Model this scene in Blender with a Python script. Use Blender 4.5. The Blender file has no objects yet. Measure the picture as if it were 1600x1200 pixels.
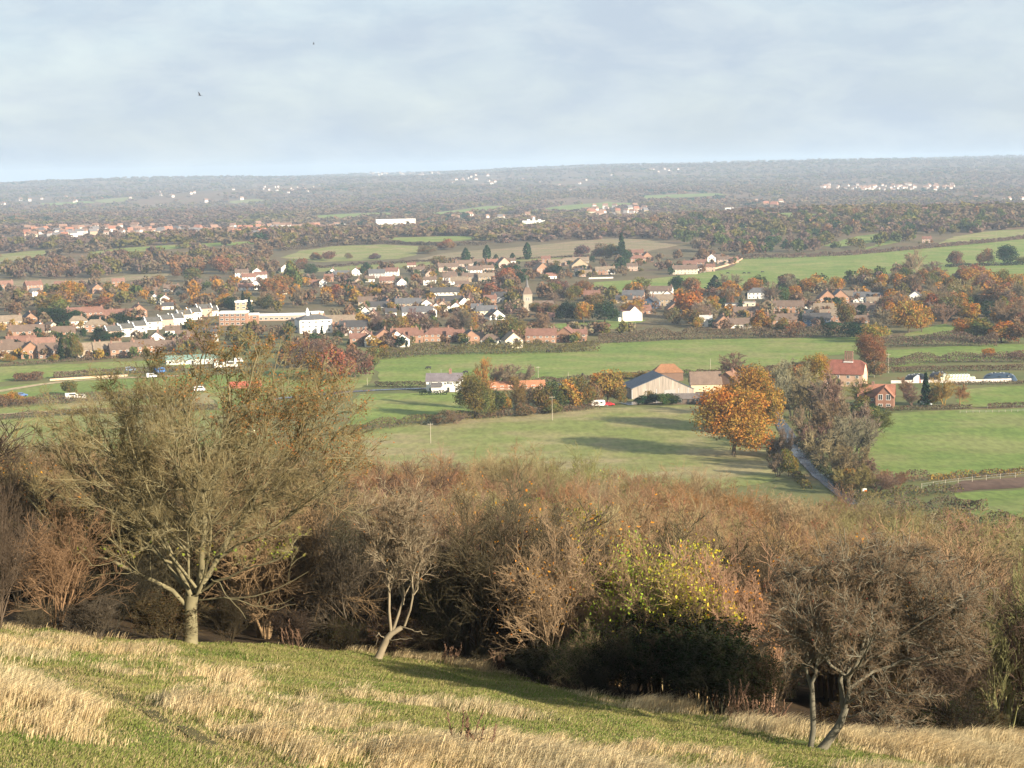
import bpy, math, random
import numpy as np
from mathutils import Vector, Matrix
from mathutils.geometry import delaunay_2d_cdt

S = bpy.context.scene
COL = S.collection
PI = math.pi
rnd = random.Random(11)
R = np.random.default_rng(7)

# ------------------------------------------------------------------ camera
FPX = 2889.0                                   # focal length in photo pixels (1600 wide)
PITCH = math.atan((600 - 266) / FPX)
ROLL = math.radians(1.0)
f_ = np.array([0, math.cos(PITCH), -math.sin(PITCH)])
u0 = np.array([0, math.sin(PITCH), math.cos(PITCH)])
r0 = np.array([1.0, 0, 0])
R_ = math.cos(ROLL) * r0 - math.sin(ROLL) * u0
U_ = math.sin(ROLL) * r0 + math.cos(ROLL) * u0
cam = bpy.data.cameras.new('camera')
cam.sensor_width = 36.0
cam.lens = 36.0 * FPX / 1600
cam.clip_start = 0.5
cam.clip_end = 40000
co = bpy.data.objects.new('camera', cam)
COL.objects.link(co)
co.matrix_world = Matrix(((R_[0], U_[0], -f_[0], 0), (R_[1], U_[1], -f_[1], 0), (R_[2], U_[2], -f_[2], 0), (0, 0, 0, 1)))
S.camera = co

# ------------------------------------------------------------------ light
SUN_EL, SUN_BACK = math.radians(19), math.radians(40)     # sun low on the right, a little behind the viewer
sd = Vector((math.cos(SUN_EL) * math.cos(SUN_BACK), -math.cos(SUN_EL) * math.sin(SUN_BACK), math.sin(SUN_EL)))
sun = bpy.data.lights.new('sun', 'SUN')
sun.energy = 5.0
sun.angle = math.radians(0.55)
sun.color = (1.0, 0.865, 0.68)
so = bpy.data.objects.new('sun', sun)
COL.objects.link(so)
so.rotation_euler = sd.to_track_quat('Z', 'Y').to_euler()

W = bpy.data.worlds.new('World')
S.world = W
W.use_nodes = True
wn = W.node_tree
wn.nodes.clear()
N = wn.nodes.new
sky = N('ShaderNodeTexSky')
sky.sky_type = 'NISHITA'
sky.sun_disc = False
sky.sun_elevation = SUN_EL
sky.sun_rotation = PI / 2 + SUN_BACK            # clockwise from +Y
sky.altitude = 150
sky.dust_density = 1.5
tc = N('ShaderNodeTexCoord')
mp = N('ShaderNodeMapping')
mp.inputs['Scale'].default_value = (17, 17, 44)
mp.inputs['Rotation'].default_value = (0, math.radians(-8), 0)
nz = N('ShaderNodeTexNoise')
nz.inputs['Scale'].default_value = 1.0
nz.inputs['Detail'].default_value = 9
nz.inputs['Roughness'].default_value = 0.62
nz.inputs['Distortion'].default_value = 0.35
cr = N('ShaderNodeValToRGB')
cr.color_ramp.elements[0].position = 0.40
cr.color_ramp.elements[1].position = 0.66
cr.color_ramp.elements[0].color = (2.00, 2.34, 2.76, 1)      # thin grey-blue cloud
cr.color_ramp.elements[1].color = (2.44, 2.74, 2.98, 1)      # brighter cloud
nz2 = N('ShaderNodeTexNoise')
nz2.inputs['Scale'].default_value = 0.55
nz2.inputs['Detail'].default_value = 5
cr2 = N('ShaderNodeValToRGB')
cr2.color_ramp.elements[0].position = 0.3
cr2.color_ramp.elements[0].color = (0.80,) * 3 + (1,)
cr2.color_ramp.elements[1].position = 0.6
cr2.color_ramp.elements[1].color = (0.97,) * 3 + (1,)
mx = N('ShaderNodeMix')
mx.data_type = 'RGBA'
bg = N('ShaderNodeBackground')
bg.inputs['Strength'].default_value = 0.10
wo = N('ShaderNodeOutputWorld')
L = wn.links.new
L(tc.outputs['Generated'], mp.inputs['Vector'])
L(mp.outputs['Vector'], nz.inputs['Vector'])
L(mp.outputs['Vector'], nz2.inputs['Vector'])
L(nz.outputs['Fac'], cr.inputs['Fac'])
L(nz2.outputs['Fac'], cr2.inputs['Fac'])
L(cr2.outputs['Color'], mx.inputs[0])
L(sky.outputs['Color'], mx.inputs[6])
L(cr.outputs['Color'], mx.inputs[7])
L(mx.outputs[2], bg.inputs['Color'])
L(bg.outputs['Background'], wo.inputs['Surface'])

S.view_settings.view_transform = 'Standard'
S.view_settings.look = 'None'
S.view_settings.exposure = 1.45
S.view_settings.gamma = 1
S.view_settings.use_curve_mapping = False
S.render.engine = 'CYCLES'
S.cycles.use_denoising = True
S.cycles.max_bounces = 5
S.cycles.diffuse_bounces = 2
S.cycles.transmission_bounces = 3
S.cycles.volume_bounces = 0
S.cycles.use_adaptive_sampling = True

# ------------------------------------------------------------------ numbers
def ray(px, py):
    return f_ + (px - 800) / FPX * R_ + (600 - py) / FPX * U_

def proj(p):
    d = f_ @ p
    return 800 + FPX * (R_ @ p) / d, 600 - FPX * (U_ @ p) / d

def pt(px, py, y):
    d = ray(px, py)
    return d * (y / d[1])

def vnoise(x, y, seed=0):
    x = np.asarray(x, float) + seed * 17.31
    y = np.asarray(y, float) - seed * 9.77
    xi, yi = np.floor(x), np.floor(y)
    fx, fy = x - xi, y - yi
    fx, fy = fx * fx * (3 - 2 * fx), fy * fy * (3 - 2 * fy)
    def h(a, b):
        v = np.sin(a * 127.1 + b * 311.7 + seed * 5.3) * 43758.5453
        return v - np.floor(v)
    a, b, c, d = h(xi, yi), h(xi + 1, yi), h(xi, yi + 1), h(xi + 1, yi + 1)
    return a + (b - a) * fx + (c - a) * fy + (a - b - c + d) * fx * fy

def sstep(x, a, b):
    t = np.clip((x - a) / (b - a), 0, 1)
    return t * t * (3 - 2 * t)

_py = np.array([-60, 0, 10, 20, 30, 62, 80, 100, 120, 150, 172, 200, 300, 400, 500, 600, 760.])
_pz = np.array([2., -1.7, -5.2, -8.2, -10.35, -17.02, -20.6, -23.7, -25.9, -28.6, -34, -43, -66, -83, -92, -94.6, -95])
_ly = np.arange(-80, 900, 1.0)
_lz = np.interp(_ly, _py, _pz)
_k = np.ones(9) / 9
_lz[10:-10] = np.convolve(_lz, _k, 'same')[10:-10]

def H(x, y):
    x = np.asarray(x, float); y = np.asarray(y, float)
    z = np.interp(y, _ly, _lz)
    wp = 1 - sstep(y, 150, 420)
    wn_ = 1 - sstep(y, 75, 140)
    z = z - 0.1445 * np.clip(x, -60, 60) * np.where(x > 0, wp, wn_) * sstep(y, -20, 30)
    near = sstep(y, 28, 33) * (1 - sstep(y, 75, 90))
    z = z + near * (0.16 * vnoise(x * 0.8, y * 0.8, 3) + 0.1 * vnoise(x * 2.1, y * 2.1, 4))
    v = sstep(y, 620, 1100)
    z = z + v * (1.6 * np.sin(x / 170 + y / 260) + 1.2 * np.sin(x / 95 - y / 310 + 1))
    z = z + 25 * np.exp(-((x - 620) / 560) ** 2 - ((y - 2750) / 420) ** 2)
    z = z + 9 * np.exp(-((x - 420) / 260) ** 2 - ((y - 2150) / 330) ** 2)
    z = z + 10 * np.exp(-((x + 420) / 330) ** 2 - ((y - 2500) / 260) ** 2)
    z = z + 7 * np.exp(-((x + 60) / 260) ** 2 - ((y - 2350) / 230) ** 2)
    far = sstep(y, 4500, 12500)
    z = z + far * (89 + 0.0085 * x)
    z = z + sstep(y, 3500, 7000) * (44 * (vnoise(x / 1500, y / 900, 5) - .5) + 18 * (vnoise(x / 600, y / 350, 6) - .5))
    return z

_D = np.concatenate([np.arange(25, 200, .5), np.geomspace(200, 15500, 900)])
def gp(px, py):
    d = ray(px, py)
    d = d / d[1]
    below = H(d[0] * _D, _D) > d[2] * _D
    i = int(np.argmax(below)) if below.any() else len(_D) - 1
    i = max(i, 1)
    a, b = _D[i - 1], _D[i]
    for _ in range(18):
        m = (a + b) / 2
        if H(d[0] * m, m) > d[2] * m: b = m
        else: a = m
    return np.array([d[0] * b, b, float(H(d[0] * b, b))])

def ppm(y):                                   # photo pixels per metre at that distance
    return FPX / y

# ------------------------------------------------------------------ materials
def mat(name, rough=0.9, spec=0.2):
    m = bpy.data.materials.new(name)
    m.use_nodes = True
    nt = m.node_tree
    b = nt.nodes['Principled BSDF']
    b.inputs['Roughness'].default_value = rough
    b.inputs['Specular IOR Level'].default_value = spec
    return m, nt, b

def pos_noise(nt, scale, detail=4, rough=0.55, vec=(1, 1, 1)):
    g = nt.nodes.new('ShaderNodeNewGeometry')
    mpn = nt.nodes.new('ShaderNodeMapping')
    mpn.inputs['Scale'].default_value = vec
    n = nt.nodes.new('ShaderNodeTexNoise')
    n.inputs['Scale'].default_value = scale
    n.inputs['Detail'].default_value = detail
    n.inputs['Roughness'].default_value = rough
    nt.links.new(g.outputs['Position'], mpn.inputs['Vector'])
    nt.links.new(mpn.outputs['Vector'], n.inputs['Vector'])
    return n.outputs['Fac']

def obj_noise(nt, scale, detail=3, vec=(1, 1, 1)):
    g = nt.nodes.new('ShaderNodeTexCoord')
    mpn = nt.nodes.new('ShaderNodeMapping')
    mpn.inputs['Scale'].default_value = vec
    n = nt.nodes.new('ShaderNodeTexNoise')
    n.inputs['Scale'].default_value = scale
    n.inputs['Detail'].default_value = detail
    nt.links.new(g.outputs['Object'], mpn.inputs['Vector'])
    nt.links.new(mpn.outputs['Vector'], n.inputs['Vector'])
    return n.outputs['Fac']

def ramp(nt, fac, stops):
    r = nt.nodes.new('ShaderNodeValToRGB')
    e = r.color_ramp.elements
    while len(e) < len(stops): e.new(0.5)
    for q, (p, c) in zip(e, stops):
        q.position = p
        q.color = tuple(c) + (1,)
    nt.links.new(fac, r.inputs['Fac'])
    return r.outputs['Color']

def mix(nt, a, b, fac, mode='MIX'):
    m = nt.nodes.new('ShaderNodeMix')
    m.data_type = 'RGBA'
    m.blend_type = mode
    for s, v in ((m.inputs[0], fac), (m.inputs[6], a), (m.inputs[7], b)):
        if isinstance(v, (int, float)): s.default_value = v
        elif isinstance(v, tuple): s.default_value = v + (1,)
        else: nt.links.new(v, s)
    return m.outputs[2]

def flat_mat(name, col, rough=0.8, spec=0.3, var=0.18, scale=1.5):
    m, nt, b = mat(name, rough, spec)
    n = obj_noise(nt, scale)
    c = ramp(nt, n, [(0.3, [v * (1 - var) for v in col]), (0.7, [min(1, v * (1 + var)) for v in col])])
    nt.links.new(c, b.inputs['Base Color'])
    return m

def tinted_mat(name, rough=0.85, spec=0.2, var=0.2, scale=0.8, course=None, vec=(1, 1, 1)):
    """colour comes from the object's own colour, broken up by noise (and courses of tiles)"""
    m, nt, b = mat(name, rough, spec)
    oi = nt.nodes.new('ShaderNodeObjectInfo')
    c = ramp(nt, obj_noise(nt, scale, 4, vec), [(0.25, [1 - var] * 3), (0.75, [1 + var] * 3)])
    c = mix(nt, oi.outputs['Color'], c, 1.0, 'MULTIPLY')
    if course:
        c2 = ramp(nt, obj_noise(nt, course, 1, (1, 1, 4)), [(0.35, [0.78] * 3), (0.65, [1.15] * 3)])
        c = mix(nt, c, c2, 1.0, 'MULTIPLY')
    nt.links.new(c, b.inputs['Base Color'])
    return m

def leaf_mat(name, attr=None, transl=0.3):
    m = bpy.data.materials.new(name)
    m.use_nodes = True
    nt = m.node_tree
    nt.nodes.clear()
    out = nt.nodes.new('ShaderNodeOutputMaterial')
    if attr:
        a = nt.nodes.new('ShaderNodeAttribute')
        a.attribute_name = attr
        c = a.outputs['Color']
    else:
        oi = nt.nodes.new('ShaderNodeObjectInfo')
        a = nt.nodes.new('ShaderNodeAttribute')
        a.attribute_name = 'tone'
        c = mix(nt, oi.outputs['Color'], a.outputs['Color'], 1.0, 'MULTIPLY')
    d = nt.nodes.new('ShaderNodeBsdfDiffuse')
    t = nt.nodes.new('ShaderNodeBsdfTranslucent')
    ms = nt.nodes.new('ShaderNodeMixShader')
    ms.inputs[0].default_value = transl
    nt.links.new(c, d.inputs['Color'])
    nt.links.new(c, t.inputs['Color'])
    nt.links.new(d.outputs[0], ms.inputs[1])
    nt.links.new(t.outputs[0], ms.inputs[2])
    nt.links.new(ms.outputs[0], out.inputs['Surface'])
    return m

M_leaf = leaf_mat('leaves_tinted')
M_wood = leaf_mat('leaves_woodland', 'tint')
M_blade = leaf_mat('grass_blades', 'tint', 0.35)
M_twig = tinted_mat('twig_bark', 0.9, 0.1, 0.3, 3)
M_wall = tinted_mat('house_wall', 0.85, 0.2, 0.10, 0.7)
M_sheet = tinted_mat('weathered_sheeting', 0.7, 0.3, 0.42, 0.9, None, (1.6, 1.6, .12))
M_roof = tinted_mat('roof_tiles', 0.85, 0.2, 0.2, 0.5, 2.5)
M_brick = flat_mat('chimney_brick', (0.22, 0.125, 0.09), var=.3)
M_white = flat_mat('white_paint', (0.78, 0.77, 0.73), 0.5, var=.06)
M_glass = flat_mat('window_glass', (0.03, 0.035, 0.04), 0.12, 0.5)
M_dark = flat_mat('dark_timber', (0.05, 0.045, 0.04), 0.8)
M_black = flat_mat('black_plastic_sheet', (0.012, 0.014, 0.018), 0.35, 0.5)
M_bale = flat_mat('pale_bale_wrap', (0.62, 0.68, 0.52), 0.4, 0.4, var=.08)
M_post = flat_mat('weathered_post', (0.33, 0.29, 0.22), 0.85)
M_rubber = flat_mat('tyre_rubber', (0.02, 0.02, 0.02), 0.8)
M_paint = tinted_mat('vehicle_paint', 0.3, 0.5, 0.05)
M_hide = flat_mat('black_hide', (0.015, 0.013, 0.012), 0.7)
M_metal = flat_mat('grey_sheeting', (0.35, 0.36, 0.36), 0.55, 0.4)

def ground_material():
    m, nt, b = mat('hillside_and_valley_ground', 0.95, 0.1)
    g = nt.nodes.new('ShaderNodeNewGeometry')
    sx = nt.nodes.new('ShaderNodeSeparateXYZ')
    nt.links.new(g.outputs['Position'], sx.inputs[0])
    def yfac(a, c):
        mr = nt.nodes.new('ShaderNodeMapRange')
        mr.inputs['From Min'].default_value = a
        mr.inputs['From Max'].default_value = c
        nt.links.new(sx.outputs['Y'], mr.inputs['Value'])
        return mr.outputs['Result']
    turf = ramp(nt, pos_noise(nt, 0.5, 6), [(0.35, (0.075, 0.105, 0.03)), (0.5, (0.13, 0.14, 0.05)), (0.65, (0.24, 0.19, 0.09))])
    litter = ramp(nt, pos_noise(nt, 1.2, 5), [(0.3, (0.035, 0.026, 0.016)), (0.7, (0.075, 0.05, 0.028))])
    rough = ramp(nt, pos_noise(nt, 0.03, 6), [(0.35, (0.10, 0.115, 0.04)), (0.55, (0.14, 0.14, 0.055)), (0.7, (0.16, 0.11, 0.06))])
    vill = ramp(nt, pos_noise(nt, 0.02, 6), [(0.35, (0.10, 0.08, 0.045)), (0.5, (0.125, 0.105, 0.055)), (0.68, (0.15, 0.10, 0.06))])
    wood = ramp(nt, pos_noise(nt, 0.004, 8, 0.65), [(0.36, (0.07, 0.06, 0.04)), (0.48, (0.13, 0.085, 0.05)), (0.6, (0.17, 0.10, 0.06)), (0.68, (0.11, 0.13, 0.05))])
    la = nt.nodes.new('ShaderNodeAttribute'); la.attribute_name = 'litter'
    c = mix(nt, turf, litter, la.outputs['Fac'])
    c = mix(nt, c, rough, yfac(300, 420))
    c = mix(nt, c, vill, yfac(1000, 1150))
    c = mix(nt, c, wood, yfac(2100, 2500))
    nt.links.new(c, b.inputs['Base Color'])
    return m

def field_mat(name, c1, c2, c3, stripe=0.0):
    m, nt, b = mat(name, 0.95, 0.1)
    c = ramp(nt, pos_noise(nt, 0.035, 7, 0.6), [(0.38, c1), (0.5, c2), (0.62, c3)])
    f2 = ramp(nt, pos_noise(nt, 0.5, 4, 0.6, (1, 0.35, 1)), [(0.34, [0.80] * 3), (0.66, [1.16] * 3)])
    c = mix(nt, c, f2, 1.0, 'MULTIPLY')
    if stripe:
        f3 = ramp(nt, pos_noise(nt, 0.12, 2, 0.5, (0.15, 1, 1)), [(0.35, [1 - stripe] * 3), (0.65, [1 + stripe] * 3)])
        c = mix(nt, c, f3, 1.0, 'MULTIPLY')
    nt.links.new(c, b.inputs['Base Color'])
    return m

MF = {
    'green': field_mat('pasture_green', (0.13, 0.185, 0.042), (0.165, 0.205, 0.052), (0.21, 0.215, 0.075), 0.06),
    'lush': field_mat('pasture_lush', (0.125, 0.178, 0.042), (0.15, 0.195, 0.05), (0.185, 0.205, 0.068), 0.07),
    'pale': field_mat('pasture_yellowing', (0.17, 0.195, 0.058), (0.205, 0.205, 0.075), (0.26, 0.22, 0.11), 0.07),
    'tan': field_mat('stubble_field', (0.19, 0.17, 0.085), (0.22, 0.175, 0.10), (0.26, 0.19, 0.12), 0.1),
    'earth': field_mat('bare_earth', (0.09, 0.055, 0.038), (0.11, 0.07, 0.05), (0.13, 0.085, 0.06), 0.15),
    'track': field_mat('chalky_track', (0.33, 0.25, 0.15), (0.40, 0.31, 0.2), (0.30, 0.26, 0.13), 0.0),
}

# ------------------------------------------------------------------ object helpers
def make_mesh(name, verts, quads=None, tris=None, mats=(), midx=None, attrs=None, smooth=False):
    me = bpy.data.meshes.new(name)
    verts = np.asarray(verts, np.float32).reshape(-1, 3)
    quads = np.zeros((0, 4), np.int32) if quads is None else np.asarray(quads, np.int32).reshape(-1, 4)
    tris = np.zeros((0, 3), np.int32) if tris is None else np.asarray(tris, np.int32).reshape(-1, 3)
    me.vertices.add(len(verts))
    me.vertices.foreach_set('co', verts.ravel())
    loops = np.concatenate([quads.ravel(), tris.ravel()])
    me.loops.add(len(loops))
    me.loops.foreach_set('vertex_index', loops)
    nq, ntr = len(quads), len(tris)
    me.polygons.add(nq + ntr)
    me.polygons.foreach_set('loop_start', np.concatenate([np.arange(nq) * 4, nq * 4 + np.arange(ntr) * 3]).astype(np.int32))
    for m in mats: me.materials.append(m)
    if midx is not None: me.polygons.foreach_set('material_index', np.asarray(midx, np.int32))
    if smooth: me.polygons.foreach_set('use_smooth', np.ones(nq + ntr, bool))
    me.update(calc_edges=True)
    for k, v in (attrs or {}).items():
        v = np.asarray(v, np.float32)
        if v.shape[1] == 3: v = np.concatenate([v, np.ones((len(v), 1), np.float32)], 1)
        a = me.attributes.new(k, 'FLOAT_COLOR', 'FACE')
        a.data.foreach_set('color', v.ravel())
    return me

def link(name, me, parent=None, loc=(0, 0, 0), rz=0, color=None, scale=None):
    o = bpy.data.objects.new(name, me)
    COL.objects.link(o)
    o.location = loc
    o.rotation_euler = (0, 0, rz)
    if scale is not None: o.scale = scale if hasattr(scale, '__len__') else (scale,) * 3
    if parent: o.parent = parent
    if color is not None: o.color = tuple(color)[:3] + (1,)
    return o

def tag(o, label, cat=None, group=None, kind=None):
    o['label'] = label
    if cat: o['category'] = cat
    if group: o['group'] = group
    if kind: o['kind'] = kind
    return o

def copy_tree(o, parent=None):
    c = o.copy()
    COL.objects.link(c)
    c.parent = parent
    for ch in KIDS.get(o.name, []):
        k = copy_tree(ch, c)
        KIDS.setdefault(c.name, []).append(k)
    return c
KIDS = {}
def kid(parent, child):
    KIDS.setdefault(parent.name, []).append(child)
    return child

class MB:
    """collects boxes, prisms and tubes into one mesh with several materials"""
    def __init__(s): s.v, s.f, s.m = [], [], []
    def add(s, vs, fs, m=0):
        b = len(s.v)
        s.v += [tuple(v) for v in vs]
        s.f += [tuple(i + b for i in f) for f in fs]
        s.m += [m] * len(fs)
    def box(s, x0, x1, y0, y1, z0, z1, m=0):
        s.add([(x0, y0, z0), (x1, y0, z0), (x1, y1, z0), (x0, y1, z0), (x0, y0, z1), (x1, y0, z1), (x1, y1, z1), (x0, y1, z1)],
              [(0, 3, 2, 1), (4, 5, 6, 7), (0, 1, 5, 4), (1, 2, 6, 5), (2, 3, 7, 6), (3, 0, 4, 7)], m)
    def cyl(s, a, b, r1, r2, n=8, m=0):
        a, b = Vector(a), Vector(b)
        t = (b - a).normalized()
        u = t.cross(Vector((0.3, 1, 0.2))).normalized()
        w = t.cross(u)
        vs = []
        for c, r in ((a, r1), (b, r2)):
            vs += [c + (u * math.cos(2 * PI * i / n) + w * math.sin(2 * PI * i / n)) * r for i in range(n)]
        fs = [(i, (i + 1) % n, n + (i + 1) % n, n + i) for i in range(n)] + [tuple(range(n - 1, -1, -1)), tuple(range(n, 2 * n))]
        s.add(vs, fs, m)
    def prism(s, outline, y0, y1, m=0):
        """outline in x,z (anticlockwise from the front), extruded along y"""
        n = len(outline)
        vs = [(x, y0, z) for x, z in outline] + [(x, y1, z) for x, z in outline]
        fs = [tuple(range(n)), tuple(range(2 * n - 1, n - 1, -1))] + [((i + 1) % n, i, n + i, n + (i + 1) % n) for i in range(n)]
        s.add(vs, fs, m)
    def mesh(s, name, mats):
        me = bpy.data.meshes.new(name)
        me.from_pydata(s.v, [], s.f)
        for m in mats: me.materials.append(m)
        me.polygons.foreach_set('material_index', s.m)
        me.update()
        return me

# automatic, individual labels: what it is, how it looks, and the landmark it stands by
LANDMARKS = []
def landmark(px, py, text): LANDMARKS.append((px, py, text))
AUTO = []
def auto(o, adj, noun, px, py, cat, group):
    o['category'] = cat
    o['group'] = group
    AUTO.append((o, adj, noun, px, py))
ORD = 'first second third fourth fifth sixth seventh eighth ninth tenth eleventh twelfth thirteenth fourteenth fifteenth sixteenth'.split()
def write_labels():
    groups = {}
    for o, adj, noun, px, py in AUTO:
        best = min(LANDMARKS, key=lambda l: (l[0] - px) ** 2 + ((l[1] - py) * 2.2) ** 2)
        dx, dy = px - best[0], (py - best[1]) * 2.2
        if abs(dx) > abs(dy): rel = 'left of' if dx < 0 else 'right of'
        else: rel = 'behind' if dy < 0 else 'in front of'
        groups.setdefault((adj, noun, rel, best[2]), []).append((px, o))
    for (adj, noun, rel, lm), items in groups.items():
        items.sort(key=lambda t: t[0])
        for i, (px, o) in enumerate(items):
            if len(items) == 1: o['label'] = f'{adj} {noun} {rel} {lm}'
            else: o['label'] = f'{ORD[min(i, 15)]} {adj} {noun} from left, {rel} {lm}'
            if len(o['label'].split()) > 16: o['label'] = o['label'].replace(lm, lm[4:])
            if len(o['label'].split()) > 16: print('LONG', o['label'])

# ------------------------------------------------------------------ growing things (all vectorised)
def unit(a):
    return a / np.maximum(np.linalg.norm(a, axis=-1, keepdims=True), 1e-9)

def grow(rng, p, d, l, k, wob, trop=0.0):
    m = len(p)
    pts = [p]
    dd = unit(d)
    for i in range(k - 1):
        dd = unit(dd + wob * rng.normal(size=(m, 3)) + np.array([0, 0, trop]))
        p = p + dd * (l / (k - 1))[:, None]
        pts.append(p)
    return np.stack(pts, 1)

def spawn(rng, pts, l, n, tmin, a0, a1, ratio, tmax=1.0, taper=0.5):
    m, k, _ = pts.shape
    t = tmin + (tmax - tmin) * (np.arange(n)[None, :] + rng.random((m, n))) / n
    t = np.clip(t, 0, 0.999)
    s = t * (k - 1)
    i = s.astype(int)
    fr = (s - i)[..., None]
    r = np.arange(m)[:, None]
    a, b = pts[r, i], pts[r, i + 1]
    pos = a + (b - a) * fr
    pd = unit(b - a)
    q = unit(np.cross(pd, rng.normal(size=pd.shape)))
    ang = a0 + (a1 - a0) * rng.random((m, n, 1))
    d = np.cos(ang) * pd + np.sin(ang) * q
    ll = l[:, None] * ratio * (1 - taper * t) * (0.6 + 0.8 * rng.random((m, n)))
    return pos.reshape(-1, 3), d.reshape(-1, 3), ll.ravel(), t.ravel()

def tubes(pts, rad, sides):
    """pts (m,k,3), rad (m,k) -> verts, quads"""
    m, k, _ = pts.shape
    t = np.empty_like(pts)
    t[:, 1:-1] = pts[:, 2:] - pts[:, :-2] if k > 2 else t[:, 1:-1]
    t[:, 0] = pts[:, 1] - pts[:, 0]
    t[:, -1] = pts[:, -1] - pts[:, -2]
    t = unit(t)
    ov = unit(pts[:, -1] - pts[:, 0])
    ref = np.where(np.abs(ov[:, 2:3]) < 0.9, np.array([[0, 0, 1.0]]), np.array([[1.0, 0, 0]]))
    n1 = unit(np.cross(t, ref[:, None, :] + np.zeros_like(t)))
    n2 = np.cross(t, n1)
    a = np.arange(sides) * 2 * PI / sides
    v = pts[:, :, None, :] + rad[:, :, None, None] * (np.cos(a)[None, None, :, None] * n1[:, :, None, :] + np.sin(a)[None, None, :, None] * n2[:, :, None, :])
    base = (np.arange(m)[:, None, None] * k + np.arange(k - 1)[None, :, None]) * sides
    j = np.arange(sides)[None, None, :]
    j2 = (j + 1) % sides
    q = np.stack([base + j, base + j2, base + sides + j2, base + sides + j], -1)
    return v.reshape(-1, 3), q.reshape(-1, 4)

class Geo:
    def __init__(s): s.v, s.q, s.n, s.a = [], [], 0, []
    def add(s, v, q, a=None):
        s.v.append(v); s.q.append(q + s.n); s.n += len(v)
        if a is not None: s.a.append(a)
    def tube(s, pts, r0, r1, sides):
        k = pts.shape[1]
        w = np.linspace(0, 1, k)[None, :]
        rad = np.asarray(r0)[:, None] * (1 - w) + np.asarray(r1)[:, None] * w
        s.add(*tubes(pts, rad, sides))
    def mesh(s, name, mats, attr=None, smooth=False):
        return make_mesh(name, np.concatenate(s.v), np.concatenate(s.q), mats=mats, attrs={attr: np.concatenate(s.a)} if attr else None, smooth=smooth)

def leaf_quads(rng, pos, size, nrm=None, bias=0.8, aspect=0.7):
    n = len(pos)
    nv = rng.normal(size=(n, 3))
    if nrm is not None: nv = unit(nv) * (1 - bias) + nrm * bias + 0.25 * rng.normal(size=(n, 3))
    nv = unit(nv)
    t = unit(np.cross(nv, rng.normal(size=(n, 3))))
    b = np.cross(nv, t)
    s = (size * (0.6 + 0.8 * rng.random(n)))[:, None]
    j = lambda: 0.7 + 0.6 * rng.random((n, 1))
    v = np.stack([pos - t * s * j(), pos - b * s * aspect * j(), pos + t * s * j(), pos + b * s * aspect * j()], 1)
    return v.reshape(-1, 3), np.arange(n * 4).reshape(n, 4)

def crown_points(rng, n, lobes, shell=0.25):
    L_ = np.array(lobes, float)
    w = (L_[:, 3] * L_[:, 5]) ** 1.0
    c = rng.choice(len(L_), n, p=w / w.sum())
    d = unit(rng.normal(size=(n, 3)))
    bump = 1 + 0.10 * np.sin(d[:, 0] * 7 + c) + 0.10 * np.sin(d[:, 1] * 8 + 2 * c) + 0.08 * np.sin(d[:, 2] * 9 + c)
    rr = (1 - shell * np.abs(rng.normal(size=n))) * bump
    p = L_[c, :3] + d * L_[c, 3:6] * np.clip(rr, 0.2, 1.25)[:, None]
    return p, d

def round_lobes(rng, nl=9, wide=0.5, low=0.22):
    """lobes of a broad crown of unit height"""
    out = [(0, 0, 0.58, wide * 0.62, wide * 0.62, 0.34)]
    for i in range(nl):
        a = 2 * PI * i / nl + rng.random()
        z = low + 0.12 + 0.52 * rng.random()
        rr = wide * (0.62 - 0.42 * abs(z - 0.45))
        s = 0.16 + 0.10 * rng.random()
        out.append((rr * math.cos(a), rr * math.sin(a), z, s * 1.25 * wide / .5, s * 1.25 * wide / .5, s))
    return out

def tone_of(rng, n, lo=0.7, hi=1.3, hue=0.12):
    t = lo + (hi - lo) * rng.random((n, 1))
    return t * (1 + hue * rng.normal(size=(n, 3)))

def leafy_mesh(name, seed, n, size, wide=0.5, nl=9, shell=0.25, low=0.22, trunk=True):
    rng = np.random.default_rng(seed)
    g = Geo()
    p, d = crown_points(rng, n, round_lobes(rng, nl, wide, low), shell)
    ok = p[:, 2] > low * 0.75
    p, d = p[ok], d[ok]
    v, q = leaf_quads(rng, p, np.full(len(p), size), d, 0.45)
    clump = 0.75 + 0.5 * vnoise(p[:, 0] * 7 + p[:, 1] * 5, p[:, 2] * 9, seed)
    hue = vnoise(p[:, 0] * 6 + 3, p[:, 2] * 6 + p[:, 1] * 5, seed + 1)[:, None]
    g.add(v, q, tone_of(rng, len(p), 0.82, 1.18, .08) * clump[:, None] * (1 + (hue - .5) * np.array([[-.55, .25, .5]])))
    return g.mesh(name, [M_leaf], 'tone')

def trunk_mesh(name, seed, top=0.62, r=0.028, wide=0.4, nb=9):
    rng = np.random.default_rng(seed)
    g = Geo()
    p = np.zeros((1, 3)); d = np.array([[0.03, 0.02, 1.0]])
    tr = grow(rng, p, d, np.array([top]), 7, 0.05)
    g.tube(tr, [r], [r * 0.35], 7)
    bp, bd, bl, t = spawn(rng, tr, np.array([top]), nb, 0.35, 0.6, 1.1, 0.75 * wide / .4)
    br = grow(rng, bp, bd, bl, 5, 0.16, 0.12)
    g.tube(br, np.full(len(bp), r * 0.42), np.full(len(bp), r * 0.1), 4)
    return g.mesh(name, [M_twig])

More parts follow.
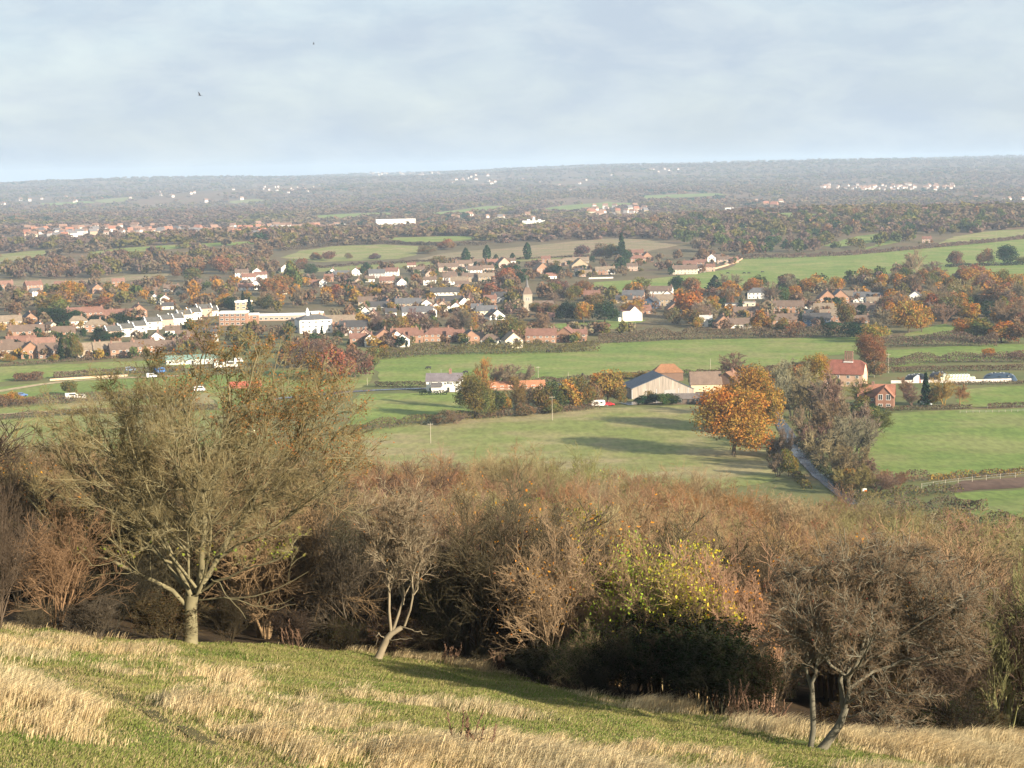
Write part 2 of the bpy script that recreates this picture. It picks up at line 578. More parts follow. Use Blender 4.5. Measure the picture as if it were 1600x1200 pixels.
def bare_mesh(name, seed, stems=1, spread=0.12, n2=12, n3=8, n4=5, rt=0.0035, wide=1.0, r=0.022, fork=0.3, trop=0.07, n5=0, ang=(0.35, 0.95), env=None):
    """leafless tree or shrub of unit height: stems, limbs, branches, twigs"""
    rng = np.random.default_rng(seed)
    g = Geo()
    a = rng.random(stems) * 2 * PI
    sp = spread * (0.3 + 0.9 * rng.random(stems))
    d = np.stack([np.cos(a) * sp * wide, np.sin(a) * sp * wide, np.ones(stems)], 1)
    p = np.stack([np.cos(a) * 0.02 * stems ** .5, np.sin(a) * 0.02 * stems ** .5, np.zeros(stems)], 1)
    l = (0.70 + 0.25 * rng.random(stems))
    s1 = grow(rng, p, d, l, 8, 0.07, 0.04)
    g.tube(s1, np.full(stems, r), np.full(stems, r * 0.25), 6)
    p2, d2, l2, t2 = spawn(rng, s1, l, n2, fork, ang[0], ang[1], 0.62 * wide)
    s2 = grow(rng, p2, d2, l2, 6, 0.12, trop)
    g.tube(s2, r * 0.45 * (1.1 - 0.6 * t2), np.full(len(p2), r * 0.12), 4)
    p3, d3, l3, t3 = spawn(rng, s2, l2, n3, 0.15, 0.3, 0.95, 0.6)
    s3 = grow(rng, p3, d3, l3, 4, 0.15, trop)
    g.tube(s3, np.full(len(p3), max(r * 0.14, rt * 1.3)), np.full(len(p3), rt), 3)
    p4, d4, l4, t4 = spawn(rng, s3, l3, n4, 0.15, 0.3, 0.9, 0.75)
    s4 = grow(rng, p4, d4, np.maximum(l4, 0.03), 3, 0.18, trop * .7)
    g.tube(s4, np.full(len(p4), rt), np.full(len(p4), rt * 0.6), 3)
    tips = s4[:, -1]
    if n5:
        p5, d5, l5, t5 = spawn(rng, s4, np.maximum(l4, 0.03), n5, 0.2, 0.3, 0.8, 0.8)
        s5 = grow(rng, p5, d5, np.maximum(l5, .025), 2, 0.1)
        g.tube(s5, np.full(len(p5), rt * .75), np.full(len(p5), rt * 0.5), 3)
        tips = s5[:, -1]
    return g.mesh(name, [M_twig]), tips

def conifer_mesh(name, seed, n=420, wide=0.24, size=0.05, taper=1.0, column=False):
    rng = np.random.default_rng(seed)
    z = 0.05 + 0.95 * rng.random(n) ** (1.25 if not column else 0.9)
    prof = (np.sin(np.clip(z, 0, 1) * PI * 0.93 + 0.2) ** 0.75) * 0.9 if column else (1 - z) ** taper + 0.03
    prof = np.maximum(prof, 0.03)
    a = rng.random(n) * 2 * PI
    layer = 0.82 + 0.25 * np.sin(z * 40 + 2 * a) if not column else 1 + 0.08 * np.sin(a * 5 + z * 12)
    rr = wide * prof * layer * (1 - 0.25 * np.abs(rng.normal(size=n)))
    p = np.stack([np.cos(a) * rr, np.sin(a) * rr, z], 1)
    d = unit(np.stack([np.cos(a), np.sin(a), np.full(n, 0.1 if column else -0.25)], 1))
    v, q = leaf_quads(rng, p, np.full(n, size), d, 0.5)
    g = Geo()
    g.add(v, q, tone_of(rng, n, 0.65, 1.35, .08))
    s = grow(rng, np.zeros((1, 3)), np.array([[0, 0, 1.0]]), np.array([0.9]), 3, 0.0)
    tv, tq = tubes(s, np.array([[0.02, 0.015, 0.004]]), 5)
    g.add(tv, tq, np.full((len(tq), 3), 0.7))
    return g.mesh(name, [M_leaf], 'tone')

# ================================================================== THE GROUND
EDGE = [(-60, 984), (0, 987), (140, 998), (297, 1006), (430, 1012), (560, 1022), (640, 1030), (750, 1048), (880, 1080), (1000, 1104), (1090, 1116), (1180, 1136), (1260, 1152), (1400, 1156), (1600, 1152), (1680, 1152)]
EW = np.array([gp(*e) for e in EDGE])
def edge_y(x): return np.interp(x, EW[:, 0], EW[:, 1])
rows = np.concatenate([np.arange(-40, 30, 4), np.arange(30, 76, 0.5), np.arange(76, 160, 2), np.arange(160, 600, 6), np.arange(600, 2600, 10), np.geomspace(2600, 16000, 150)])
cols = np.linspace(-0.6, 0.6, 241)
gy, gt = np.meshgrid(rows, cols, indexing='ij')
gx = gt * (gy + 60)
gv = np.stack([gx, gy, H(gx, gy)], -1).reshape(-1, 3)
nr, nc = gx.shape
ii = (np.arange(nr - 1)[:, None] * nc + np.arange(nc - 1)[None, :]).ravel()
ground = link('ground', make_mesh('ground', gv, np.stack([ii, ii + 1, ii + nc + 1, ii + nc], 1), mats=[ground_material()], smooth=True))
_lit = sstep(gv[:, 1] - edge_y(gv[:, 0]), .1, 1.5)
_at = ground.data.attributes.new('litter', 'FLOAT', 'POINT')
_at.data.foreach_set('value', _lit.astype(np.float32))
tag(ground, 'grassy hillside falling to a broad wooded valley plain', kind='structure')
ZMIN = float(gv[:, 2].min())

def inside(poly, P):
    x, y = P[:, 0], P[:, 1]
    r = np.zeros(len(P), bool)
    n = len(poly)
    for i in range(n):
        x1, y1 = poly[i]; x2, y2 = poly[(i + 1) % n]
        c = ((y1 > y) != (y2 > y))
        with np.errstate(divide='ignore', invalid='ignore'):
            r ^= c & (x < (x2 - x1) * (y - y1) / (y2 - y1) + x1)
    return r

FIELD_POLYS = []
def sheet(name, wpoly, m, label, lift=None, g=None):
    """a sheet of ground cover laid on the terrain inside a world polygon"""
    wp = np.array(wpoly)[:, :2]
    ym = wp[:, 1].mean()
    g = g or max(5.0, ym / 130)
    lift = lift if lift is not None else 0.05 + ym * 0.00007
    b = []
    for i in range(len(wp)):
        a, c = wp[i], wp[(i + 1) % len(wp)]
        n = max(1, int(np.linalg.norm(c - a) / g))
        b += [a + (c - a) * k / n for k in range(n)]
    b = np.array(b)
    b = b + np.stack([vnoise(b[:, 0] / 9, b[:, 1] / 9, 71) - .5, vnoise(b[:, 0] / 9, b[:, 1] / 9, 72) - .5], 1) * min(6.0, g * .7)
    lo, hi = b.min(0), b.max(0)
    X, Y = np.meshgrid(np.arange(lo[0] + g / 2, hi[0], g), np.arange(lo[1] + g / 2, hi[1], g))
    P = np.stack([X.ravel(), Y.ravel()], 1)
    P = P[inside(b, P)] if len(P) else P
    al = np.concatenate([b, P])
    o = wp.mean(0)
    r = delaunay_2d_cdt([Vector(p - o) for p in al], [(i, (i + 1) % len(b)) for i in range(len(b))], [], 1, 1e-4)
    v = np.array([[p[0], p[1]] for p in r[0]]) + o
    z = H(v[:, 0], v[:, 1]) + lift
    t = np.array([f for f in r[2] if len(f) == 3])
    a, b_, c = v[t[:, 0]], v[t[:, 1]], v[t[:, 2]]
    cr_ = (b_[:, 0] - a[:, 0]) * (c[:, 1] - a[:, 1]) - (b_[:, 1] - a[:, 1]) * (c[:, 0] - a[:, 0])
    t[cr_ < 0] = t[cr_ < 0][:, ::-1]
    ob = link(name, make_mesh(name, np.column_stack([v, z]), tris=t, mats=[m], smooth=True))
    tag(ob, label, kind='structure')
    return ob

def field(pix, m, label, block=True):
    wp = [gp(x, y)[:2] for x, y in pix]
    if block: FIELD_POLYS.append(np.array(wp))
    return sheet('field', wp, MF[m], label)

field([(586, 575), (600, 557), (760, 551), (930, 548), (935, 536), (1100, 530), (1345, 527), (1345, 549), (1300, 556), (1190, 578), (1000, 586), (900, 593), (790, 598), (665, 604), (590, 604)], 'green', 'wide green pasture with black cattle below the village')
field([(560, 616), (730, 614), (730, 645), (700, 652), (600, 662), (540, 668)], 'green', 'small green paddock in front of the white cottage')
field([(540, 676), (600, 668), (700, 656), (770, 650), (930, 638), (1090, 633), (1180, 642), (1218, 660), (1235, 700), (1250, 745), (1100, 770), (800, 780), (520, 760)], 'pale', 'yellowing meadow with long tree shadows below the barns')
field([(1325, 685), (1395, 646), (1500, 640), (1610, 639), (1610, 737), (1480, 744), (1400, 747), (1350, 745)], 'lush', 'bright green field in front of the brick house')
field([(1500, 608), (1610, 602), (1610, 633), (1500, 637)], 'green', 'green strip of grass below the wrapped bales')
field([(1378, 548), (1500, 540), (1610, 538), (1610, 560), (1500, 562), (1400, 574), (1372, 570)], 'green', 'narrow pasture behind the farmhouse and its oak')
field([(1400, 528), (1440, 515), (1480, 506), (1500, 514), (1490, 522), (1440, 532)], 'green', 'small sloping green paddock among autumn trees')
field([(930, 441), (1020, 436), (1090, 428), (1140, 420), (1165, 403), (1330, 398), (1460, 387), (1610, 373), (1610, 434), (1470, 431), (1400, 425), (1300, 446), (1200, 452), (1080, 455), (960, 459), (925, 452)], 'green', 'large green hill field above the village')
field([(1465, 382), (1490, 370), (1540, 362), (1610, 357), (1610, 370), (1520, 378)], 'pale', 'pale field on the skyline of the hill pasture')
field([(1285, 384), (1345, 368), (1385, 364), (1380, 376), (1310, 386)], 'green', 'small green clearing inside the ridge wood')
field([(1340, 392), (1420, 366), (1400, 380)], 'green', 'green glade beside the ridge wood', False)
field([(-10, 574), (100, 569), (200, 565), (300, 560), (300, 575), (190, 583), (60, 592), (-10, 598)], 'green', 'green meadow below the row of village houses')
field([(-10, 606), (60, 599), (180, 591), (300, 586), (300, 612), (110, 622), (-10, 626)], 'lush', 'lush paddock with the parked blue car')
field([(-10, 636), (150, 620), (330, 612), (330, 632), (120, 643), (-10, 649)], 'pale', 'narrow pale pasture between two hedges')
field([(-10, 656), (100, 648), (330, 640), (420, 660), (420, 740), (-10, 735)], 'pale', 'yellowing field behind the big bare tree')
field([(310, 588), (430, 580), (585, 575), (570, 605), (420, 625), (340, 640)], 'green', 'grass showing through the bare tree')
field([(440, 403), (470, 392), (520, 385), (600, 382), (656, 385), (652, 398), (620, 405), (500, 410)], 'pale', 'smooth pale green hill beyond the village')
field([(650, 405), (700, 395), (800, 387), (960, 372), (1010, 375), (1060, 384), (1000, 395), (900, 400), (700, 411)], 'tan', 'brown stubble field behind the dark columnar trees')
field([(420, 424), (560, 412), (740, 404), (905, 402), (730, 416), (560, 422), (440, 428)], 'pale', 'pale strip of grass at the northern village edge')
field([(-10, 399), (40, 393), (92, 390), (92, 398), (-10, 411)], 'pale', 'far pale field between brown woods')
field([(138, 394), (200, 387), (400, 377), (430, 380), (300, 387), (150, 398)], 'green', 'long thin far field above the rust wood')
field([(-10, 441), (60, 437), (130, 438), (200, 430), (262, 427), (262, 434), (100, 446), (-10, 449)], 'tan', 'brown field above the red village roofs')
field([(596, 372), (720, 369), (770, 374), (640, 380)], 'green', 'far meadow behind a brown hedge')
field([(860, 508), (965, 497), (1010, 500), (960, 514), (880, 518)], 'lush', 'village lawn in front of the white gabled house')
field([(1490, 772), (1610, 764), (1610, 850), (1540, 820)], 'lush', 'green paddock beyond the thicket')
field([(1478, 765), (1505, 752), (1610, 744), (1610, 760), (1490, 770)], 'earth', 'strip of dark bare earth behind the post fence', False)
field([(655, 334), (760, 322), (795, 322), (775, 329), (690, 338)], 'green', 'far green field in blue haze')
field([(875, 322), (950, 315), (1000, 318), (900, 330), (800, 332)], 'green', 'far green field near the white mansion in haze')
field([(145, 313), (205, 308), (215, 312), (160, 318)], 'pale', 'tiny pale field on the far hills')
field([(480, 338), (600, 332), (640, 334), (520, 343)], 'green', 'dim far field behind the long white block')
field([(1200, 334), (1240, 332), (1280, 336), (1215, 341)], 'green', 'dim far field beyond the ridge wood')
field([(1000, 306), (1120, 302), (1140, 305), (1010, 311)], 'green', 'hazy green strip below the far skyline')
field([(60, 318), (140, 314), (150, 317), (70, 322)], 'green', 'hazy green strip on the left far hills')
field([(350, 315), (400, 311), (420, 313), (370, 319)], 'pale', 'small hazy pale field on the far hills')

def strip(name, pix, width, m, label, lift, kind='structure', step=6.0):
    P = np.array([gp(x, y)[:2] for x, y in pix])
    Q = []
    for i in range(len(P) - 1):
        n = max(2, int(np.linalg.norm(P[i + 1] - P[i]) / step))
        Q += [P[i] + (P[i + 1] - P[i]) * k / n for k in range(n)]
    Q.append(P[-1])
    Q = np.array(Q)
    for _ in range(6): Q[1:-1] = (Q[:-2] + Q[1:-1] * 2 + Q[2:]) / 4
    t = np.gradient(Q, axis=0)
    t /= np.linalg.norm(t, axis=1, keepdims=True)
    nn = np.stack([-t[:, 1], t[:, 0]], 1) * width / 2
    jit = lambda sd: (1 + .35 * (vnoise(Q[:, 0] / 3, Q[:, 1] / 3, sd) - .5))[:, None]
    rows_ = [Q + nn * jit(81), Q + nn * .33, Q - nn * .33, Q - nn * jit(82)]
    v = np.stack(rows_, 1)
    z = H(v[..., 0], v[..., 1]) + lift
    vv = np.concatenate([v, z[..., None]], -1).reshape(-1, 3)
    n = len(Q)
    q = [(i * 4 + j, i * 4 + j + 1, i * 4 + j + 5, i * 4 + j + 4) for i in range(n - 1) for j in range(3)]
    ob = link(name, make_mesh(name, vv, q, mats=[m], smooth=True))
    return tag(ob, label, kind=kind)

M_lane, nt, b = mat('worn_wet_asphalt_sky_tint', 0.28, 0.7)
nt.links.new(ramp(nt, pos_noise(nt, 0.8, 5), [(0.3, (0.10, 0.13, 0.175)), (0.7, (0.15, 0.185, 0.235))]), b.inputs['Base Color'])  # blue of the reflected sky is put into the asphalt's own colour
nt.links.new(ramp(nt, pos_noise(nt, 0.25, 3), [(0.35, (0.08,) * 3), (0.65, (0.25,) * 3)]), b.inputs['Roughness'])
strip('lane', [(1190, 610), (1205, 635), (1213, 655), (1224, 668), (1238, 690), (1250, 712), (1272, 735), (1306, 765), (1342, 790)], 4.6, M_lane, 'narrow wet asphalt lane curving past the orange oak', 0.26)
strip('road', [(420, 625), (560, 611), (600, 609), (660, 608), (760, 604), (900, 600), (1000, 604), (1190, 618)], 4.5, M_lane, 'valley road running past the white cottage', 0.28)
strip('track', [(-10, 614), (50, 603), (110, 595), (190, 591), (280, 588)], 5, MF['track'], 'chalky track crossing the left paddocks', 0.3)
strip('path', [(-10, 649), (80, 643), (150, 640), (260, 634)], 2.2, MF['track'], 'pale path along the hedge below the paddocks', 0.32)
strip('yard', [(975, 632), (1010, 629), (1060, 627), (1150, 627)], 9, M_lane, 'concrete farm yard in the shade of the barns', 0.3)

# ================================================================== BUILDINGS
PROTECT = []                                   # pixel boxes that trees must not grow in front of
WHITE, CREAM, BRICK, DBRICK, TAN, PINK, GREY, SLATEHUNG = (.74, .71, .64), (.56, .49, .36), (.27, .155, .10), (.17, .105, .075), (.31, .24, .16), (.40, .285, .22), (.4, .39, .37), (.10, .15, .23)
RED, REDL, BROWN, DARK, SLATE, TANR = (.175, .092, .068), (.215, .12, .088), (.135, .095, .072), (.06, .057, .058), (.10, .10, .105), (.20, .155, .11)

_wcache = {}
def window_mesh(w, h):
    k = (w, h)
    if k not in _wcache:
        b = MB()
        fr = 0.11
        b.box(-w / 2, -w / 2 + fr, -0.06, 0.04, 0, h, 0); b.box(w / 2 - fr, w / 2, -0.06, 0.04, 0, h, 0)
        b.box(-w / 2 + fr, w / 2 - fr, -0.06, 0.04, 0, fr, 0); b.box(-w / 2 + fr, w / 2 - fr, -0.06, 0.04, h - fr, h, 0)
        b.box(-0.04, 0.04, -0.05, 0.03, fr, h - fr, 0)
        b.box(-w / 2 + fr, -0.04, -0.02, 0.02, fr, h - fr, 1); b.box(0.04, w / 2 - fr, -0.02, 0.02, fr, h - fr, 1)
        _wcache[k] = b.mesh('window', [M_white, M_glass])
    return _wcache[k]

def gable_roof(b, x0, x1, y0, y1, z, rise, axis, over=0.35, th=0.22, m=0, half=0.0):
    """two slabs meeting at a ridge; half > 0 clips the gables into half hips"""
    if axis == 'x':
        ym = (y0 + y1) / 2
        s = rise / (ym - y0)
        e = z - s * over
        for sg, ya in ((-1, y0 - over), (1, y1 + over)):
            q = [(x0 - over, ya, e), (x1 + over, ya, e), (x1 + over - half, ym, z + rise), (x0 - over + half, ym, z + rise)]
            q2 = [(x, y, zz + th) for x, y, zz in q]
            f = [(0, 1, 2, 3), (7, 6, 5, 4), (0, 4, 5, 1), (1, 5, 6, 2), (2, 6, 7, 3), (3, 7, 4, 0)]
            b.add(q + q2, f if sg > 0 else [t[::-1] for t in f], m)
        if half > 0:
            for xa, xb in ((x0 - over, x0 - over + half), (x1 + over, x1 + over - half)):
                q = [(xa, y0 - over, e + th), (xa, y1 + over, e + th), (xb, ym, z + rise + th)]
                b.add(q, [(0, 1, 2)], m)
    else:
        xm = (x0 + x1) / 2
        s = rise / (xm - x0)
        e = z - s * over
        for sg, xa in ((1, x0 - over), (-1, x1 + over)):
            q = [(xa, y0 - over, e), (xa, y1 + over, e), (xm, y1 + over, z + rise), (xm, y0 - over, z + rise)]
            q2 = [(x, y, zz + th) for x, y, zz in q]
            f = [(0, 1, 2, 3), (7, 6, 5, 4), (0, 4, 5, 1), (1, 5, 6, 2), (2, 6, 7, 3), (3, 7, 4, 0)]
            b.add(q + q2, f if sg > 0 else [t[::-1] for t in f], m)

def hip_roof(b, x0, x1, y0, y1, z, rise, over=0.4, m=0):
    w, d = x1 - x0, y1 - y0
    ins = min(w, d) / 2 * 0.95
    ym = (y0 + y1) / 2
    v = [(x0 - over, y0 - over, z - .1), (x1 + over, y0 - over, z - .1), (x1 + over, y1 + over, z - .1), (x0 - over, y1 + over, z - .1),
         (x0 + ins, ym, z + rise), (x1 - ins, ym, z + rise)]
    b.add(v, [(0, 1, 5, 4), (1, 2, 5), (2, 3, 4, 5), (3, 0, 4), (3, 2, 1, 0)], m)

def build_house(name, kind, w, d, h, rise, wallc, roofc, root=None, wins=True, chim=1, win_h=1.25):
    """R ridge across the view, G gable towards the viewer, H hipped, F flat. Local front is -y."""
    r = root or link(name, None)
    b = MB()
    x0, x1, y0, y1 = -w / 2, w / 2, -d / 2, d / 2
    if kind == 'R':
        pr = [(y0, -1.5), (y1, -1.5), (y1, h), (0, h + rise), (y0, h)]
        n = 5
        vs = [(x0, y, z) for y, z in pr] + [(x1, y, z) for y, z in pr]
        b.add(vs, [(4, 3, 2, 1, 0), (5, 6, 7, 8, 9)] + [(i, (i + 1) % n, n + (i + 1) % n, n + i) for i in range(n)])
    elif kind == 'G':
        b.prism([(x0, -1.5), (x1, -1.5), (x1, h), (0, h + rise), (x0, h)], y0, y1)
    else:
        b.box(x0, x1, y0, y1, -1.5, h)
    wl = kid(r, link('wall', b.mesh('wall', [M_wall]), r, color=wallc))
    b = MB()
    if kind == 'R': gable_roof(b, x0, x1, y0, y1, h, rise, 'x')
    elif kind == 'G': gable_roof(b, x0, x1, y0, y1, h, rise, 'y')
    elif kind == 'H': hip_roof(b, x0, x1, y0, y1, h, rise)
    else:
        b.box(x0 - .3, x1 + .3, y0 - .3, y1 + .3, h + .003, h + .45)
    rf = kid(r, link('roof', b.mesh('roof', [M_roof]), r, color=roofc))
    top = h + rise
    for i in range(chim):
        b = MB()
        cx = (x1 - 1.0) if i == 0 else (x0 + 1.2)
        cy = 0.0 if kind != 'G' else y0 + d * .6
        if kind == 'G': cx = 0.8
        if kind == 'H': cx = w * .2 * (1 if i == 0 else -1)
        b.box(cx - .45, cx + .45, cy - .35, cy + .35, top - 1.4, top + 1.15)
        b.cyl((cx - .2, cy, top + 1.15), (cx - .2, cy, top + 1.6), .13, .11, 6)
        b.cyl((cx + .2, cy, top + 1.15), (cx + .2, cy, top + 1.6), .13, .11, 6)
        c = kid(rf, link('chimney', b.mesh('chimney', [M_brick]), rf))
    if wins:
        fl = max(1, int(h / 2.5))
        nx = max(2, int(w / 3.4))
        for k in range(fl):
            for i in range(nx):
                if kind == 'G' and nx > 2 and i not in (0, nx - 1) and k == 0: pass
                x = x0 + w * (i + .5) / nx
                if k == 0 and i == nx // 2:
                    bd = MB(); bd.box(-.5, .5, -.07, .03, 0, 2.05, 0); bd.box(-.3, .3, -.09, -.071, 1.2, 1.9, 1)
                    kid(r, link('door', bd.mesh('door', [M_dark, M_glass]), r, (x, y0 - .02, 0.02)))
                    continue
                kid(r, link('window', window_mesh(1.5, win_h), r, (x, y0 - .02, .85 + k * 2.6)))
        for yy in (-d * .18, d * .22):
            o = kid(r, link('window', window_mesh(1.1, win_h), r, (x1 + .02, yy, .85 + (fl - 1) * 2.6), PI / 2))
    return r

def place(o, px, py, rz=0.0, sink=0.0):
    p = gp(px, py)
    o.location = (p[0], p[1], p[2] - sink)
    o.rotation_euler = (0, 0, rz - math.atan2(p[0], p[1]))
    return p

def protect(px, py, wpx, hpx, y): PROTECT.append((px - wpx / 2, px + wpx / 2, py - hpx, py, y))

CN = {WHITE: 'white', CREAM: 'cream', BRICK: 'brick', DBRICK: 'dark brick', TAN: 'buff', PINK: 'pinkish', GREY: 'grey', SLATEHUNG: 'blue grey'}
RN = {RED: 'red', REDL: 'light red', BROWN: 'brown', DARK: 'dark', SLATE: 'slate', TANR: 'tan', GREY: 'grey'}
KN = {'R': 'ridged', 'G': 'gabled', 'H': 'hipped', 'F': 'flat'}
_hcache = {}
def village_house(px, py, w, kind, wc, rc, rz=0, two=None, keep=1.0):
    """one village house out of a few built types, each copy with its parts and its own colours"""
    wq = min((7, 9, 11, 14, 17, 21, 26), key=lambda q: abs(q - w))
    two = (rnd.random() < .7) if two is None else two
    key = (kind, wq, two)
    if key not in _hcache:
        d = min(9.0, max(6.5, wq * .6)) if kind != 'G' else 10.0
        _hcache[key] = build_house('house', kind, wq, d, 5.1 if two else 2.9, (wq * .42 if kind == 'G' else d * .42) if kind != 'F' else .4, wc, rc, chim=2 if wq > 13 and kind == 'R' else 1)
        o = _hcache[key]
    else:
        o = copy_tree(_hcache[key])
    for c in KIDS[o.name]:
        if c.name.startswith('wall'): c.color = tuple(wc) + (1,)
        if c.name.startswith('roof'): c.color = tuple(rc) + (1,)
    p = place(o, px, py, math.radians(rz), .2)
    s = w / wq
    s *= .92
    o.scale = (s, .92, .9)
    k = ppm(p[1])
    protect(px, py, w * k * keep, (8.5 if two else 6) * k, p[1])
    auto(o, CN[wc], f'house with {RN[rc]} {KN[kind]} roof', px, py, 'house', 'village houses')
    return o

